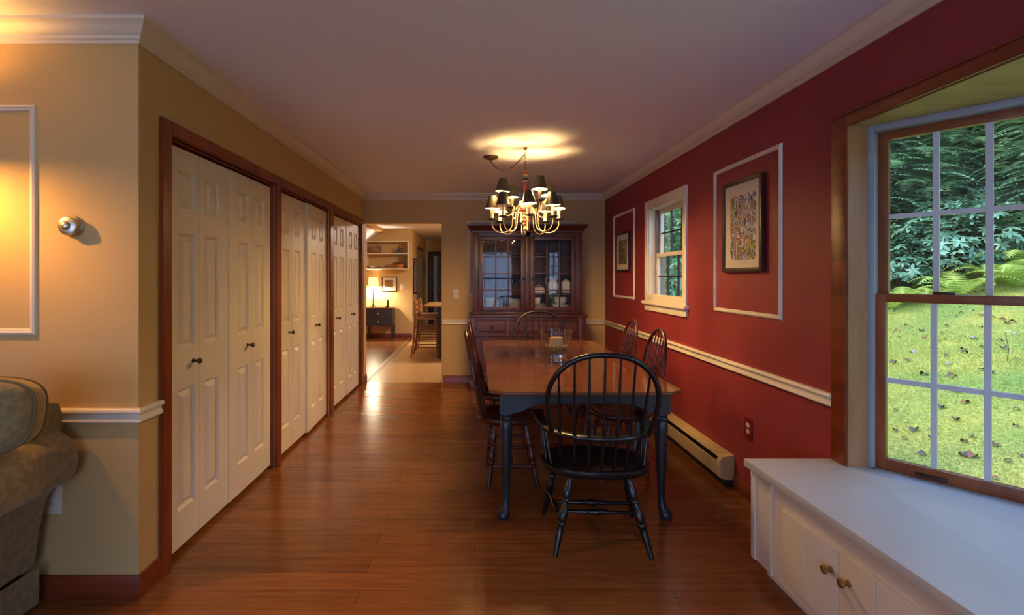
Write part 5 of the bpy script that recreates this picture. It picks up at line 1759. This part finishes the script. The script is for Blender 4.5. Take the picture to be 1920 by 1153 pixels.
for i, (x, y, sz, nf, lb) in enumerate(((8.75, 8.95, .95, 10, 'arching pale fern in front of the rhododendron, right of its middle'), (9.45, 8.95, 1.05, 11, 'large pale fern at the right edge of the bay view'), (9.35, 8.55, .9, 10, 'pale fern lowest at the right edge of the bay view'),
        (7.85, 9.35, .8, 9, 'pale fern at the left edge of the bay view'), (8.15, 9.55, .8, 9, 'pale fern beside the leftmost fern, under the rhododendron'), (8.35, 9.15, .6, 8, 'small fern at the foot of the large rhododendron'), (10.1, 9.1, 1.0, 10, 'fern on the bank behind the right-hand ferns'))):
    fern(x, y, sz, nf, lb, 20 + i)
# seedling on the lawn
x, y = 5.95, 5.55
t = thing('garden_seedling', 'thin leafy seedling growing on the lawn at the right of the bay view', 'seedling', (x, y, gz(x, y)))
bm = B(); tube(bm, [(0, 0, -.02), (.02, .0, .15), (.0, .02, .34)], [.005, .004, .003], 6); tube(bm, [(0.02, 0, .1), (-.08, .06, .22)], [.003, .002], 6)
obj('stem', bm, M['bark'], t, 60)
for k, (p, a) in enumerate((((0, .02, .34), .4), ((0, .02, .34), 2.6), ((.0, .02, .34), 4.4), ((-.08, .06, .22), 2.2), ((.02, 0, .2), 5.6))):
    d, s = V((math.cos(a), math.sin(a), .1)), V((-math.sin(a), math.cos(a), 0))
    p = V(p); L_ = .13
    mesh_np('leaf', [p, p + d * L_ * .4 + s * .04, p + d * L_, p + d * L_ * .4 - s * .04], [(0, 1, 2, 3)], M['fern'], t)

# ================================================================== world and view
w = bpy.data.worlds.new('overcast_sky'); S.world = w; w.use_nodes = True
nt = w.node_tree; N = nt.nodes; L = nt.links
bg = N['Background']
tc = N.new('ShaderNodeTexCoord'); sp_ = N.new('ShaderNodeSeparateXYZ'); L.new(tc.outputs['Generated'], sp_.inputs[0])
rp = N.new('ShaderNodeValToRGB'); L.new(sp_.outputs['Z'], rp.inputs[0])
rp.color_ramp.elements[0].position = 0; rp.color_ramp.elements[0].color = (.40, .60, 1, 1)
rp.color_ramp.elements[1].position = .8; rp.color_ramp.elements[1].color = (.40, .60, 1, 1)
L.new(rp.outputs[0], bg.inputs[0]); bg.inputs[1].default_value = 4.3
sl = bpy.data.lights.new('hazy_sun', 'SUN'); sl.energy = 3.6; sl.angle = R(25); sl.color = (1, .93, .80)
so = bpy.data.objects.new('hazy_sun', sl); C.objects.link(so); so.location = (-6, 4, 14)
so.rotation_euler = V((.62, -.16, -.77)).to_track_quat('-Z', 'Y').to_euler()
def portal(loc, rot, sx_, sy_):
    l = bpy.data.lights.new('window_portal', 'AREA'); l.shape = 'RECTANGLE'; l.size = sx_; l.size_y = sy_
    l.cycles.is_portal = True
    o = bpy.data.objects.new('window_portal', l); C.objects.link(o); o.location = loc; o.rotation_euler = rot
portal((Bp.x + .14, (BY0 + BY1) / 2, 1.28), (0, R(90), 0), 1.6, 2.6)
portal((XR + .15, (W1[0] + W1[1]) / 2, 1.58), (0, R(90), 0), .9, .85)
for a, b_ in RW: portal(((a + b_) / 2, YR - .1, 1.25), (R(90), 0, 0), b_ - a, 1.9)
portal((kx1 + .08, 8.4, 1.52), (0, R(90), 0), 1.15, 2.0)
S.view_settings.view_transform = 'Standard'
S.view_settings.look = 'None'
S.view_settings.exposure = .35
S.view_settings.gamma = 1
S.view_settings.use_curve_mapping = False
S.cycles.use_denoising = True
S.cycles.max_bounces = 10
S.cycles.diffuse_bounces = 6
S.cycles.transparent_max_bounces = 16
S.cycles.sample_clamp_indirect = 6
S.cycles.caustics_reflective = False
S.cycles.caustics_refractive = False
